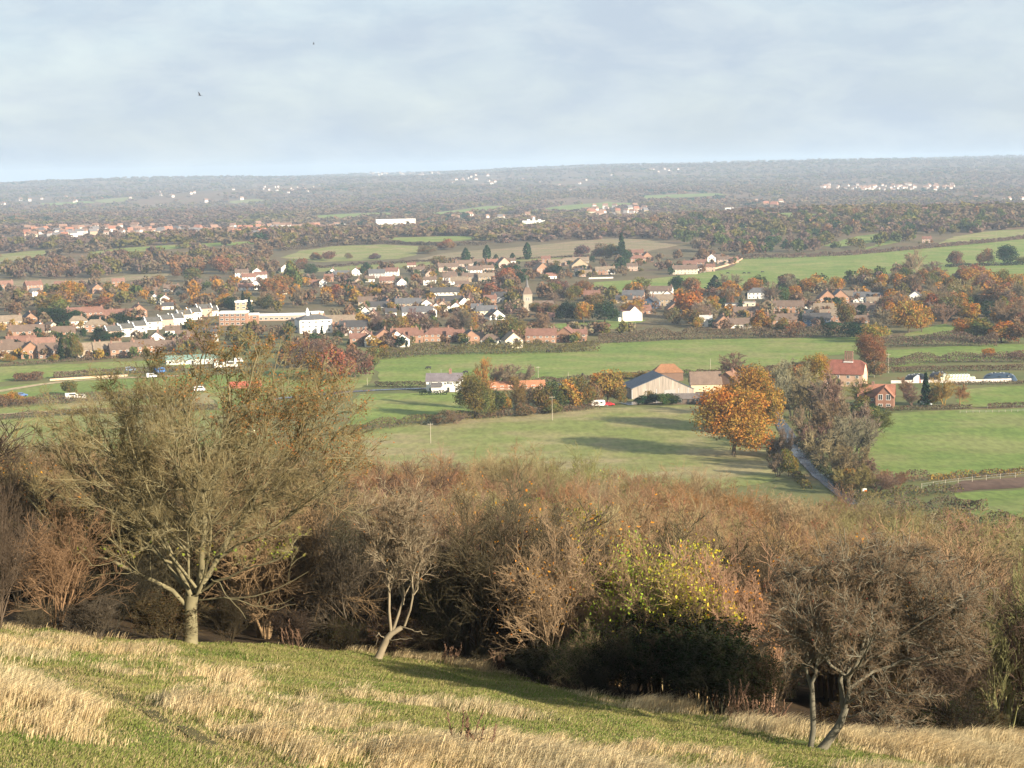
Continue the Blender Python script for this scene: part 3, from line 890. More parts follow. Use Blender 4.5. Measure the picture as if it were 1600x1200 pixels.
HOUSES = [
 # west side of the village
 (8, 452, 15, 'R', BRICK, REDL), (52, 453, 16, 'R', BRICK, RED, 20), (95, 448, 12, 'R', BRICK, RED), (150, 458, 10, 'G', BRICK, BROWN, 20), (185, 447, 12, 'R', BRICK, REDL), (55, 463, 9, 'R', WHITE, SLATE, 30),
 (12, 512, 19, 'R', PINK, TANR, 5), (46, 507, 9, 'G', BRICK, DARK, 15), (62, 521, 7, 'G', WHITE, SLATE, 10), (80, 518, 10, 'G', CREAM, TANR, 20), (42, 528, 22, 'R', BRICK, BROWN), (122, 512, 13, 'H', WHITE, TANR), (150, 518, 15, 'H', BRICK, TANR), (172, 522, 14, 'H', TAN, BROWN), (100, 530, 14, 'R', BRICK, BROWN),
 (133, 498, 26, 'R', BRICK, RED, 4), (163, 497, 14, 'R', BRICK, RED, 4), (192, 496, 20, 'R', BRICK, RED, -5), (216, 495, 11, 'G', BRICK, RED, 15),
 (4, 553, 13, 'R', TAN, BROWN), (23, 558, 16, 'R', TAN, BROWN), (34, 547, 17, 'R', WHITE, RED), (49, 559, 11, 'G', BRICK, BROWN), (65, 550, 16, 'R', BRICK, REDL), (83, 559, 16, 'R', DBRICK, BROWN), (140, 558, 14, 'R', TAN, TANR, 8), (168, 557, 16, 'R', BRICK, TANR, 8), (192, 558, 15, 'R', BRICK, BROWN, 10), (222, 553, 13, 'R', BRICK, BROWN, 10), (255, 548, 14, 'R', PINK, BROWN, 5),
 (290, 535, 12, 'R', WHITE, BROWN), (322, 533, 15, 'R', WHITE, DARK), (245, 540, 10, 'G', WHITE, BROWN), (270, 527, 9, 'R', WHITE, BROWN),
 (242, 473, 7, 'G', WHITE, BROWN), (258, 475, 8, 'G', WHITE, RED), (262, 483, 9, 'R', WHITE, DARK), (268, 455, 14, 'R', WHITE, BROWN), (280, 460, 9, 'G', CREAM, DARK), (240, 458, 8, 'R', TAN, BROWN),
 # north-west rows
 (378, 433, 14, 'R', WHITE, BROWN), (388, 440, 14, 'R', WHITE, RED, 15), (402, 431, 10, 'G', WHITE, BROWN), (408, 436, 12, 'R', WHITE, RED), (384, 453, 14, 'R', WHITE, RED), (400, 452, 9, 'G', WHITE, DARK), (447, 459, 6, 'G', CREAM, BROWN), (446, 425, 9, 'G', WHITE, RED),
 (477, 438, 8, 'R', WHITE, BROWN), (495, 447, 14, 'R', PINK, RED), (505, 448, 7, 'G', WHITE, RED), (520, 432, 9, 'G', WHITE, BROWN), (535, 432, 15, 'R', WHITE, SLATE), (556, 430, 8, 'G', WHITE, SLATE), (565, 428, 9, 'R', WHITE, DARK), (514, 440, 9, 'R', BRICK, RED),
 (589, 434, 16, 'R', GREY, SLATE), (613, 431, 13, 'R', WHITE, RED, -10), (578, 440, 9, 'R', WHITE, BROWN), (627, 449, 9, 'G', WHITE, RED, 10), (605, 446, 14, 'R', PINK, RED), (560, 447, 7, 'G', PINK, BROWN), (643, 418, 9, 'R', WHITE, RED), (672, 432, 9, 'G', PINK, BROWN), (672, 445, 12, 'R', WHITE, BROWN), (655, 428, 12, 'R', TAN, BROWN),
 (700, 424, 22, 'R', PINK, BROWN, 15), (724, 419, 18, 'R', PINK, BROWN, 15), (705, 432, 12, 'H', WHITE, BROWN), (703, 441, 13, 'R', WHITE, BROWN), (718, 447, 16, 'R', WHITE, TANR), (722, 452, 12, 'R', BRICK, BROWN), (738, 427, 12, 'R', WHITE, SLATE),
 (748, 414, 13, 'R', WHITE, BROWN), (742, 429, 14, 'R', WHITE, BROWN, 5), (769, 417, 13, 'R', PINK, RED, 20), (786, 418, 13, 'G', PINK, BROWN, 20), (762, 426, 12, 'R', PINK, BROWN, 20), (735, 440, 15, 'R', TAN, BROWN), (760, 440, 15, 'R', TAN, TANR), (808, 439, 8, 'R', PINK, TANR), (797, 411, 12, 'R', WHITE, BROWN),
 (845, 427, 13, 'G', BRICK, TANR, 25), (869, 415, 17, 'R', BRICK, TANR, 10), (853, 411, 10, 'R', BRICK, RED), (890, 414, 11, 'R', BRICK, TANR), (907, 411, 18, 'R', TAN, TANR), (905, 422, 18, 'G', TAN, TANR, 15), (905, 431, 9, 'R', WHITE, DARK), (914, 432, 13, 'R', PINK, TANR), (940, 429, 12, 'R', BRICK, TANR), (952, 428, 11, 'R', WHITE, TANR), (860, 435, 10, 'R', WHITE, RED, 30), (996, 411, 17, 'H', BRICK, RED, 10), (1010, 409, 13, 'G', BRICK, RED, 15), (993, 402, 18, 'R', BRICK, RED), (997, 413, 6, 'F', WHITE, GREY), (988, 423, 11, 'R', PINK, BROWN),
 (1070, 428, 24, 'R', CREAM, BROWN, 4), (1078, 420, 14, 'R', PINK, RED), (1095, 417, 12, 'R', BRICK, RED), (1112, 409, 9, 'G', WHITE, BROWN), (1122, 405, 10, 'R', WHITE, BROWN), (1094, 425, 10, 'R', WHITE, DARK), (1130, 412, 12, 'R', PINK, BROWN), (1146, 410, 10, 'R', PINK, RED, 20), (1110, 424, 9, 'R', PINK, RED),
 # centre
 (575, 480, 15, 'R', TAN, BROWN), (590, 484, 18, 'R', GREY, DARK), (604, 482, 13, 'G', DBRICK, DARK, 20), (622, 482, 11, 'G', BRICK, DARK, 20), (638, 483, 20, 'R', TAN, SLATE), (660, 481, 18, 'R', TAN, TANR), (568, 486, 8, 'G', WHITE, BROWN), (571, 495, 6, 'G', WHITE, BROWN), (583, 497, 7, 'G', PINK, RED), (611, 493, 8, 'R', WHITE, DARK), (652, 497, 22, 'R', WHITE, SLATE, 4), (674, 494, 8, 'G', WHITE, BROWN), (667, 483, 8, 'G', WHITE, BROWN),
 (695, 465, 24, 'R', WHITE, DARK, 3), (688, 478, 13, 'R', TAN, BROWN), (702, 479, 20, 'R', TAN, DARK, -5), (724, 481, 13, 'G', WHITE, DARK, 12), (692, 487, 9, 'G', PINK, BROWN), (702, 488, 8, 'G', WHITE, RED), (713, 488, 8, 'G', WHITE, RED), (682, 489, 7, 'G', WHITE, BROWN), (732, 480, 8, 'G', CREAM, BROWN),
 (757, 474, 6, 'F', WHITE, GREY), (766, 476, 10, 'R', BRICK, RED), (781, 472, 13, 'R', GREY, DARK, -10), (760, 495, 15, 'R', CREAM, SLATE, 10), (773, 499, 12, 'G', WHITE, SLATE, 25), (745, 490, 8, 'R', GREY, SLATE),
 (553, 521, 18, 'R', DBRICK, DARK, -8), (537, 523, 10, 'G', WHITE, DARK, 5), (530, 512, 22, 'R', BRICK, TANR), (570, 533, 7, 'G', PINK, RED), (579, 541, 7, 'G', WHITE, RED), (560, 540, 10, 'R', BRICK, RED),
 (600, 537, 12, 'G', BRICK, RED, 5), (619, 540, 11, 'G', WHITE, RED, 8), (632, 534, 17, 'R', BRICK, RED, 5), (630, 541, 8, 'G', WHITE, RED), (690, 533, 22, 'H', BRICK, RED), (735, 537, 10, 'G', BRICK, DARK, 10), (742, 533, 11, 'R', WHITE, BROWN), (769, 537, 14, 'H', WHITE, BROWN), (800, 543, 11, 'G', CREAM, TANR, 15), (712, 534, 11, 'R', BRICK, RED), (650, 535, 9, 'R', BRICK, RED),
 (845, 535, 19, 'R', BRICK, RED), (885, 534, 12, 'G', BRICK, RED, -15), (907, 533, 8, 'R', BRICK, RED), (860, 500, 6, 'R', PINK, RED),
 # behind and right of the white gabled house
 (1003, 490, 13, 'R', BRICK, RED, 10), (975, 473, 13, 'R', TAN, DARK), (990, 470, 17, 'R', BRICK, SLATE, -8), (1018, 481, 10, 'G', SLATEHUNG, DARK, -25), (1032, 463, 20, 'R', WHITE, BROWN, -10), (1043, 466, 10, 'G', WHITE, BROWN), (1035, 477, 17, 'R', TAN, TANR), (1053, 487, 12, 'G', BRICK, BROWN, 15), (925, 470, 13, 'R', PINK, RED),
 (1103, 510, 8, 'R', WHITE, GREY), (1129, 512, 13, 'G', BRICK, BROWN, 12), (1157, 512, 19, 'R', WHITE, BROWN, 6), (1173, 509, 9, 'G', BRICK, BROWN), (1198, 506, 10, 'G', BRICK, BROWN, 12), (1168, 493, 20, 'R', BRICK, BROWN, 5), (1222, 505, 24, 'R', BRICK, BROWN, 4), (1247, 503, 10, 'F', WHITE, GREY), (1232, 488, 22, 'R', BRICK, BROWN), (1148, 480, 14, 'F', WHITE, SLATE), (1168, 478, 12, 'F', CREAM, GREY), (1184, 466, 16, 'H', WHITE, SLATE), (1268, 482, 10, 'R', WHITE, BROWN), (1262, 491, 8, 'F', WHITE, GREY),
 (1276, 509, 18, 'R', SLATEHUNG, DARK), (1300, 503, 16, 'R', BRICK, TANR), (1291, 475, 13, 'G', BRICK, BROWN, 15), (1311, 474, 13, 'G', BRICK, SLATE, 15), (1325, 471, 13, 'R', BRICK, TANR, -15), (1347, 473, 13, 'R', WHITE, SLATE), (1372, 473, 12, 'R', WHITE, SLATE), (1347, 487, 20, 'R', TAN, BROWN, -8), (1333, 498, 12, 'G', BRICK, BROWN), (1344, 505, 12, 'R', BRICK, BROWN), (1430, 472, 10, 'G', WHITE, SLATE), (1533, 476, 12, 'R', BRICK, RED), (1366, 480, 11, 'R', CREAM, TANR), (1287, 492, 14, 'R', TAN, TANR),
 (1376, 356, 12, 'G', WHITE, SLATE), (1448, 379, 11, 'R', PINK, RED), (1512, 335, 9, 'G', WHITE, RED), (1490, 341, 11, 'R', WHITE, DARK), (1446, 331, 9, 'R', PINK, RED),
]
for hs in HOUSES: village_house(*hs, keep=.8)

def unique_house(px, py, label, name, cat, *a, rz=0, hp=None, **k):
    o = build_house(name, *a, **k)
    p = place(o, px, py, math.radians(rz), .1)
    q = ppm(p[1])
    protect(px, py, a[1] * q, (a[3] + a[4]) * q, p[1])
    tag(o, label, cat)
    return o, p, q

# --- terraces stepping up the slope: pale fronts under shallow grey roofs
for i, (px, py, w, h) in enumerate([(176, 527, 9, 5.5), (196, 525, 9, 6.5), (214, 523, 10, 7.6), (238, 514, 10, 6.5), (258, 510, 9, 6.4), (274, 508, 9, 6.4), (287, 502, 9, 6.4), (302, 499, 9, 6.8), (318, 494, 10, 7.4), (332, 493, 6, 5)]):
    o = build_house('terraced_house', 'R', w, 9, h * .78, 2.4, WHITE if i % 4 else PINK, (.10, .095, .085), chim=0)
    hh_ = h * .78
    for sx_ in (-1, 1):
        b = MB()
        for sy_ in (-1, 1):
            xa, xb = sx_ * w / 2 - .28, sx_ * w / 2 + .28
            b.add([(xa, sy_ * 4.9, hh_ + .2), (xb, sy_ * 4.9, hh_ + .2), (xb, 0, hh_ + 2.75), (xa, 0, hh_ + 2.75), (xa, sy_ * 4.9, hh_ + .6), (xb, sy_ * 4.9, hh_ + .6), (xb, 0, hh_ + 3.1), (xa, 0, hh_ + 3.1)],
                  [(0, 1, 2, 3), (7, 6, 5, 4), (0, 4, 5, 1), (1, 5, 6, 2), (2, 6, 7, 3), (3, 7, 4, 0)])
        kid(o, link('verge', b.mesh('verge', [M_white]), o))
    p = place(o, px, py, math.radians(14), .2)
    protect(px, py, 20, 15, p[1])
    auto(o, 'white fronted', 'terraced house, shallow grey roof', px, py, 'house', 'stepped terraced houses')

def banded_block(name, label, px, py, w, d, h, wallc, rz=0, floors=2, cat='building', extra=None):
    o = link(name, None)
    b = MB(); b.box(-w / 2, w / 2, -d / 2, d / 2, -1.5, h)
    kid(o, link('wall', b.mesh('wall', [M_wall]), o, color=wallc))
    b = MB(); b.box(-w / 2 - .3, w / 2 + .3, -d / 2 - .3, d / 2 + .3, h + .003, h + 1.0)
    kid(o, link('roof', b.mesh('roof', [M_wall]), o, color=(.72, .7, .66)))
    for k in range(floors):
        z = 0.9 + k * (h / floors)
        n = max(2, int(w / 3.2))
        for i in range(n):
            kid(o, link('window', window_mesh(2.1, 1.4), o, (-w / 2 + w * (i + .5) / n, -d / 2 - .03, z)))
    p = place(o, px, py, math.radians(rz), .2)
    protect(px, py, w * ppm(p[1]), h * ppm(p[1]), p[1])
    tag(o, label, cat)
    return o, p
banded_block('office_block', 'brick office block with white roof edge beside the terraces', 366, 508, 17, 11, 8, BRICK, -10, 3)
banded_block('link_block', 'low brick link block with white roof right of the office block', 394, 506, 8, 8, 6, BRICK, -6)
banded_block('school_block', 'long low flat white building behind bare trees', 441, 500, 44, 9, 3.4, PINK, -3, 1)
banded_block('tower_block', 'pale walled block half hidden by tall conifers', 378, 489, 12, 10, 8, TAN, 15, 3)
banded_block('cream_block', 'small brick block at the right end of the long white building', 493, 503, 8, 8, 6, TAN, 20)
banded_block('far_long_block', 'very long white two storey block on the far plain', 618, 357, 66, 18, 15, WHITE, 6, 3)
banded_block('far_pale_block', 'pale flat roofed block left of the very long white block', 532, 358, 16, 14, 8, WHITE, 4)

o, p, q = unique_house(490, 519, 'big white rendered house with slate roof and white turret', 'turreted_house', 'house', 'H', 20, 13, 8.2, 2.6, WHITE, SLATE, chim=1, rz=14)
b = MB()
b.cyl((0, 0, 0), (0, 0, 2.6), 1.3, 1.15, 10, 0); b.cyl((0, 0, 2.6), (0, 0, 3.0), 1.4, 1.3, 10, 0); b.cyl((0, 0, 3.0), (0, 0, 5.0), .9, .35, 10, 0)
kid(o, link('turret', b.mesh('turret', [M_white]), o, (-3.5, 0, 9.9)))
b = MB(); b.box(-2.5, 2.5, -4, 0, -1, 3.2, 0)
kid(o, link('bay', b.mesh('bay', [M_white]), o, (2.2, -6.5, 0)))
landmark(490, 505, 'the big white turreted house')

# --- white gabled house facing the hill
o = link('white_gabled_house', None)
b = MB(); b.prism([(-6.5, -1.5), (6.5, -1.5), (6.5, 5.0), (1.6, 9.6), (-1.6, 6.6), (-6.5, 6.4)], -5, 5)
kid(o, link('wall', b.mesh('wall', [M_wall]), o, color=WHITE))
b = MB()
for (xa, za), (xb, zb) in (((6.9, 4.75), (1.6, 9.75)), ((1.6, 9.75), (-1.7, 6.75)), ((-1.7, 6.75), (-6.8, 6.55))):
    b.add([(xa, -5.25, za), (xa, 5.25, za), (xb, 5.25, zb), (xb, -5.25, zb), (xa, -5.25, za + .2), (xa, 5.25, za + .2), (xb, 5.25, zb + .2), (xb, -5.25, zb + .2)],
          [(0, 1, 2, 3), (7, 6, 5, 4), (0, 4, 5, 1), (1, 5, 6, 2), (2, 6, 7, 3), (3, 7, 4, 0)])
kid(o, link('roof', b.mesh('roof', [M_roof]), o, color=RED))
b = MB(); b.box(-9, -6.5, -4, 0, -1, 2.6)
kid(o, link('outhouse', b.mesh('outhouse', [M_wall]), o, color=WHITE))
for x, z in ((-1.4, 4.2), (3.2, 2.0)): kid(o, link('window', window_mesh(.9, .9), o, (x, -5.02, z)))
p = place(o, 985, 501, math.radians(16), .1); protect(985, 501, 40, 28, p[1])
tag(o, 'bright white house with lopsided gable end on the village lawn', 'house')
landmark(987, 490, 'the white lopsided gabled house')

# --- church: square tower, tiled cap, thin spire
o = link('church', None)
b = MB(); b.box(-3.1, 3.1, -3.1, 3.1, -2, 11.5); b.box(-3.3, 3.3, -3.3, 3.3, 11.5, 11.9)
tw = kid(o, link('tower', b.mesh('tower', [M_wall]), o, color=(.33, .29, .225)))
b = MB()
b.add([(-3.4, -3.4, 11.9), (3.4, -3.4, 11.9), (3.4, 3.4, 11.9), (-3.4, 3.4, 11.9), (-1.5, -1.5, 16.6), (1.5, -1.5, 16.6), (1.5, 1.5, 16.6), (-1.5, 1.5, 16.6)],
      [(0, 1, 5, 4), (1, 2, 6, 5), (2, 3, 7, 6), (3, 0, 4, 7), (4, 5, 6, 7), (3, 2, 1, 0)])
kid(o, link('cap_roof', b.mesh('cap_roof', [M_roof]), o, color=(.15, .105, .08)))
b = MB(); b.cyl((0, 0, 16.6), (0, 0, 17.6), 1.5, 1.3, 8); b.cyl((0, 0, 17.6), (0, 0, 24.0), 1.05, .06, 8); b.cyl((0, 0, 24.0), (0, 0, 25.0), .05, .03, 5)
kid(o, link('spire', b.mesh('spire', [M_roof]), o, color=(.14, .135, .13)))
for s_ in (-.75, .75): kid(tw, link('belfry_window', window_mesh(1.0, 2.6), tw, (s_, -3.13, 7.2)))
b = MB(); b.box(3.1, 18, -4, 4, -2, 3.2)
nv = kid(o, link('nave', b.mesh('nave', [M_wall]), o, color=(.26, .22, .17)))
b = MB(); gable_roof(b, 3.4, 18, -4, 4, 3.2, 3.6, 'x')
kid(nv, link('nave_roof', b.mesh('nave_roof', [M_roof]), nv, color=(.13, .095, .075)))
p = place(o, 824, 485, math.radians(8), .5); protect(824, 472, 18, 30, p[1])
tag(o, 'stone church with square tower, tiled cap and thin spire', 'church')
landmark(824, 462, 'the church tower')

# --- the white cottage by the road
o, p, q = unique_house(695, 611, 'white cottage with slate roof and small front wing by the road', 'white_cottage', 'cottage', 'R', 15.5, 6.5, 5.0, 2.9, WHITE, (.15, .13, .14), chim=0, rz=-6, win_h=1.1)
landmark(695, 600, 'the white cottage')
b = MB(); b.box(-5.2, -0.8, -6.4, -3.3, -1, 2.7)
wg = kid(o, link('front_wing', b.mesh('front_wing', [M_wall]), o, color=WHITE))
b = MB(); gable_roof(b, -5.2, -0.8, -6.4, -3.3, 2.7, 1.5, 'x', .25)
kid(wg, link('wing_roof', b.mesh('wing_roof', [M_roof]), wg, color=(.11, .1, .1)))
b = MB(); b.box(2.0, 3.2, -.5, .5, 7.0, 9.7, 0); b.cyl((2.4, 0, 9.7), (2.4, 0, 10.2), .16, .14, 6, 0); b.cyl((2.8, 0, 9.7), (2.8, 0, 10.2), .16, .14, 6, 0)
kid(o, link('chimney', b.mesh('chimney', [M_brick]), o))
for x, z in ((-6.2, 7.6), (-1.4, 8)):
    b = MB(); b.cyl((x, 0, z - .4), (x, 0, z + 1.6), .05, .04, 5); b.cyl((x - .5, 0, z + 1.4), (x + .5, 0, z + 1.4), .03, .03, 4)
    kid(o, link('aerial', b.mesh('aerial', [M_metal]), o))
for x in (.6, 3.2): kid(o, link('window', window_mesh(1.1, 1.2), o, (x, -3.28, 3.2)))

# --- farm: big sheeted barn, rusty roofed shed, long tiled barn, low byres
o = link('sheeted_barn', None)
b = MB(); b.prism([(-15, -1), (11.5, -1), (11.5, 3.6), (-1.5, 9.6), (-15, 4.6)], -9, 9)
kid(o, link('wall', b.mesh('wall', [M_sheet]), o, color=(.27, .23, .19)))
b = MB()
for (xa, za), (xb, zb) in (((-15.4, 4.45), (-1.5, 9.7)), ((11.9, 3.45), (-1.5, 9.7))):
    b.add([(xa, -9.3, za), (xa, 9.3, za), (xb, 9.3, zb), (xb, -9.3, zb), (xa, -9.3, za + .25), (xa, 9.3, za + .25), (xb, 9.3, zb + .25), (xb, -9.3, zb + .25)],
          [(0, 1, 2, 3), (7, 6, 5, 4), (0, 4, 5, 1), (1, 5, 6, 2), (2, 6, 7, 3), (3, 7, 4, 0)])
kid(o, link('roof', b.mesh('roof', [M_roof]), o, color=(.07, .09, .12)))
b = MB(); b.box(-1.2, 3.6, -9.12, -9.0, 0, 3.6)
kid(o, link('door', b.mesh('door', [M_wall]), o, color=(.3, .29, .28)))
b = MB()
for x in (-14.9, -9, -4.5, 5, 9): b.box(x - .15, x + .15, -9.1, -9.0, 0, 4.2)
kid(o, link('posts', b.mesh('posts', [M_metal]), o))
p = place(o, 1034, 618, math.radians(14), .2); protect(1034, 610, 88, 34, p[1])
tag(o, 'big grey sheeted barn with broad low gable in the farm yard', 'barn')
landmark(1030, 600, 'the big grey barn')
o, p, q = unique_house(1043, 594, 'barn with rust orange roof just behind the big grey barn', 'rusty_barn', 'barn', 'H', 13.5, 8, 4, 3.6, DBRICK, (.25, .125, .062), chim=0, wins=False, rz=5)
o, p, q = unique_house(1102, 612, 'long barn with brown tiled roof and pale stone wall', 'tiled_barn', 'barn', 'R', 13, 9, 4.0, 4.6, (.55, .42, .28), (.17, .12, .09), chim=0, wins=False, rz=6)
landmark(1100, 600, 'the brown tiled barn')
o, p, q = unique_house(1140, 611, 'farm cottage with white gable edge behind the orange oak', 'farm_cottage', 'cottage', 'G', 12, 9, 4.2, 4.4, DBRICK, (.2, .11, .07), chim=1, rz=-22)
o, p, q = unique_house(1075, 630, 'low dark open fronted byre in front of the tiled barn', 'cart_shed', 'shed', 'R', 17, 6, 2.4, 1.6, (.12, .09, .07), (.14, .12, .11), chim=0, rz=3)
o, p, q = unique_house(1115, 628, 'low dark tiled shed at the right end of the yard', 'farm_shed', 'shed', 'R', 14, 6, 2.3, 1.8, (.12, .08, .06), (.13, .09, .07), chim=0, rz=3)

# --- the red roofed farmhouse with tall chimneys
o = link('farmhouse', None)
b = MB()
vs = [(-7.5, -4.2, -1.5), (7.5, -4.2, -1.5), (7.5, 4.2, -1.5), (-7.5, 4.2, -1.5), (-7.5, -4.2, 5.2), (7.5, -4.2, 5.2), (7.5, 4.2, 5.2), (-7.5, 4.2, 5.2), (7.5, -1.6, 8.6), (7.5, 1.6, 8.6), (-7.5, -1.6, 8.6), (-7.5, 1.6, 8.6)]
b.add(vs, [(0, 1, 5, 4), (1, 2, 6, 9, 8, 5), (2, 3, 7, 6), (3, 0, 4, 10, 11, 7), (3, 2, 1, 0)])
kid(o, link('wall', b.mesh('wall', [M_wall]), o, color=(.52, .34, .24)))
b = MB()
e, rz_, hh = 5.0, 10.4, 2.4
v = [(-7.9, -4.6, e), (7.9, -4.6, e), (7.9, 4.6, e), (-7.9, 4.6, e), (7.9, -1.65, 8.75), (7.9, 1.65, 8.75), (-7.9, -1.65, 8.75), (-7.9, 1.65, 8.75), (5.6, 0, rz_), (-5.6, 0, rz_)]
b.add(v, [(0, 1, 4, 8, 9, 6), (2, 3, 7, 9, 8, 5), (4, 5, 8), (7, 6, 9)])
rf = kid(o, link('roof', b.mesh('roof', [M_roof]), o, color=(.225, .085, .06)))
b = MB()
b.box(-.4, 3.0, -.65, .65, 8.8, 10.5, 0)
for x in (0.0, .9, 1.8, 2.6): b.box(x - .28, x + .28, -.32, .32, 10.5, 13.6, 0); b.box(x - .36, x + .36, -.4, .4, 13.6, 13.85, 0)
kid(rf, link('chimney_stack', b.mesh('chimney_stack', [M_brick]), rf))
b = MB(); b.box(-.5, 3.1, -1.3, -.68, 9.4, 9.75, 0)
kid(rf, link('lead_flashing', b.mesh('lead_flashing', [M_white]), rf))
for x in (-5.4, -2, 2, 5.4):
    for z in (.9, 3.5): kid(o, link('window', window_mesh(1.2, 1.2), o, (x, -4.22, z)))
for z in (.9, 3.5, 6.0): kid(o, link('window', window_mesh(1.0, 1.1), o, (7.52, 0, z), PI / 2))
p = place(o, 1321, 602, math.radians(-13), .2); o.scale = (1.14, 1.1, 1.1); protect(1322, 590, 60, 42, p[1])
tag(o, 'old farmhouse with big red half hipped roof and tall chimney stack', 'house')
landmark(1322, 570, 'the red roofed farmhouse')

# --- the brick house with a projecting gable
o = link('brick_house', None)
b = MB(); b.box(-8.5, 5.5, 0, 7, -1, 4.2); b.prism([(-1.5, -1), (5.5, -1), (5.5, 4.4), (2, 8.2), (-1.5, 4.4)], -4.5, 0)
kid(o, link('wall', b.mesh('wall', [M_wall]), o, color=(.24, .125, .085)))
b = MB(); gable_roof(b, -8.5, 5.5, 0, 7, 4.2, 4.2, 'x', .35); gable_roof(b, -1.5, 5.5, -4.5, 3.2, 4.4, 3.9, 'y', .35)
rf = kid(o, link('roof', b.mesh('roof', [M_roof]), o, color=(.27, .125, .08)))
b = MB(); b.box(-3.6, -2.4, 3, 4, 7.6, 9.6)
kid(rf, link('chimney', b.mesh('chimney', [M_brick]), rf))
for x in (.4, 3.4):
    kid(o, link('window', window_mesh(1.7, 2.2), o, (x, -4.52, 3.2)))
    kid(o, link('window', window_mesh(1.7, 1.0), o, (x, -4.52, .7)))
for x in (-7, -5, -3): kid(o, link('window', window_mesh(1.1, 1.0), o, (x, -.03, 2.2)))
p = place(o, 1375, 635, math.radians(-3), .1); protect(1375, 635, 64, 40, p[1])
tag(o, 'red brick house with projecting gable and tall white windows', 'house')
landmark(1378, 622, 'the red brick house')

# --- far mansions
o, p, q = unique_house(834, 356, 'white mansion with small cupola on the wooded plain', 'mansion', 'house', 'F', 34, 16, 11, 1, WHITE, WHITE, chim=0, rz=-5)
b = MB(); b.cyl((0, 0, 11.4), (0, 0, 14), 2.4, 2.2, 10); b.cyl((0, 0, 14), (0, 0, 17), 2.3, .5, 10); b.box(-10, -6, -3, 3, 11.4, 13.5); b.box(7, 11, -3, 3, 11.4, 13.2)
kid(o, link('cupola', b.mesh('cupola', [M_white]), o))
landmark(834, 348, 'the far white mansion')
o, p, q = unique_house(1139, 333, 'square white tower house above the ridge wood', 'tower_house', 'building', 'F', 17, 12, 11, 1, WHITE, WHITE, chim=1, rz=8)
landmark(1138, 324, 'the square white tower house')

for lm in ((320, 500, 'the stepped white terraces'), (200, 515, 'the lower terraces'), (366, 496, 'the brick office block'), (441, 490, 'the long low white building'), (618, 350, 'the very long far block'),
           (165, 490, 'the long red roofed row'), (62, 513, 'the small white gable'), (40, 550, 'the roadside village row'), (165, 550, 'the brick row by the meadow'), (55, 450, 'the brown field red roofs'),
           (255, 460, 'the west wood cottages'), (390, 436, 'the bungalow row'), (455, 425, 'the tall olive tree'), (540, 430, 'the pale strip gables'), (610, 432, 'the grey bungalow'),
           (690, 425, 'the long pink row'), (745, 418, 'the columnar conifer rows'), (780, 420, 'the pink gables'), (860, 420, 'the buff houses'), (920, 430, 'the tan roofed group'),
           (1000, 405, 'the red hipped house'), (1070, 424, 'the cream bungalow'), (1115, 410, 'the hill field red roofs'), (600, 480, 'the dark barge-boarded gables'), (655, 490, 'the long slate house'),
           (690, 462, 'the white house with dark roof'), (724, 474, 'the crossroads white gable'), (768, 492, 'the white gable in the trees'), (610, 532, 'the white and red gables'), (690, 528, 'the red hipped roof'),
           (765, 532, 'the brown hipped house'), (845, 528, 'the red house above the pasture'), (1018, 470, 'the blue grey gable'), (1053, 482, 'the brick gable'), (1157, 503, 'the banded white house'), (1225, 498, 'the long brown roof'),
           (1276, 503, 'the dark boarded barn'), (1168, 472, 'the flat white villa'), (1305, 472, 'the white edged gables'), (1345, 485, 'the brown bungalow'), (1430, 470, 'the lone gable in the wood'), (1533, 474, 'the small red house'),
           (1376, 352, 'the gable in the ridge wood'), (1448, 375, 'the pink hill cottage'), (1500, 336, 'the skyline cottages'), (761, 400, 'the middle columnar conifer'), (824, 395, 'the right columnar conifer'), (728, 402, 'the left columnar conifer'),
           (1145, 650, 'the great orange oak'), (1290, 640, 'the bare trees along the lane'), (745, 640, 'the olive tree by the cottage'), (1495, 585, 'the bale stack'), (935, 628, 'the caravan'), (1550, 405, 'the three hill field trees')):
    landmark(*lm)

# ================================================================== VEHICLES, BALES, POLES, ANIMALS
# touring caravan
o = link('caravan', None)
b = MB()
prof = [(-2.6, .5), (2.4, .45), (2.75, 1.0), (2.6, 2.2), (2.1, 2.55), (-2.2, 2.6), (-2.75, 2.2), (-2.8, .9)]
b.prism(prof, -1.05, 1.05)
kid(o, link('body', b.mesh('body', [M_white]), o))
b = MB()
b.box(.9, 1.8, -1.1, -1.051, 1.35, 1.95, 0)
kid(o, link('window', b.mesh('window', [M_glass]), o))
b = MB()
for s_ in (-.95, .95): b.cyl((0, s_ - .1, .33), (0, s_ + .1, .33), .33, .33, 12)
kid(o, link('wheel', b.mesh('wheel', [M_rubber]), o))
b = MB(); b.box(2.7, 3.9, -.06, .06, .45, .55); b.cyl((3.8, 0, 0), (3.8, 0, .6), .04, .04, 6)
kid(o, link('tow_bar', b.mesh('tow_bar', [M_metal]), o))
place(o, 935, 635, math.radians(-4)); protect(940, 635, 40, 12, 700)
tag(o, 'white touring caravan parked at the edge of the meadow', 'caravan')

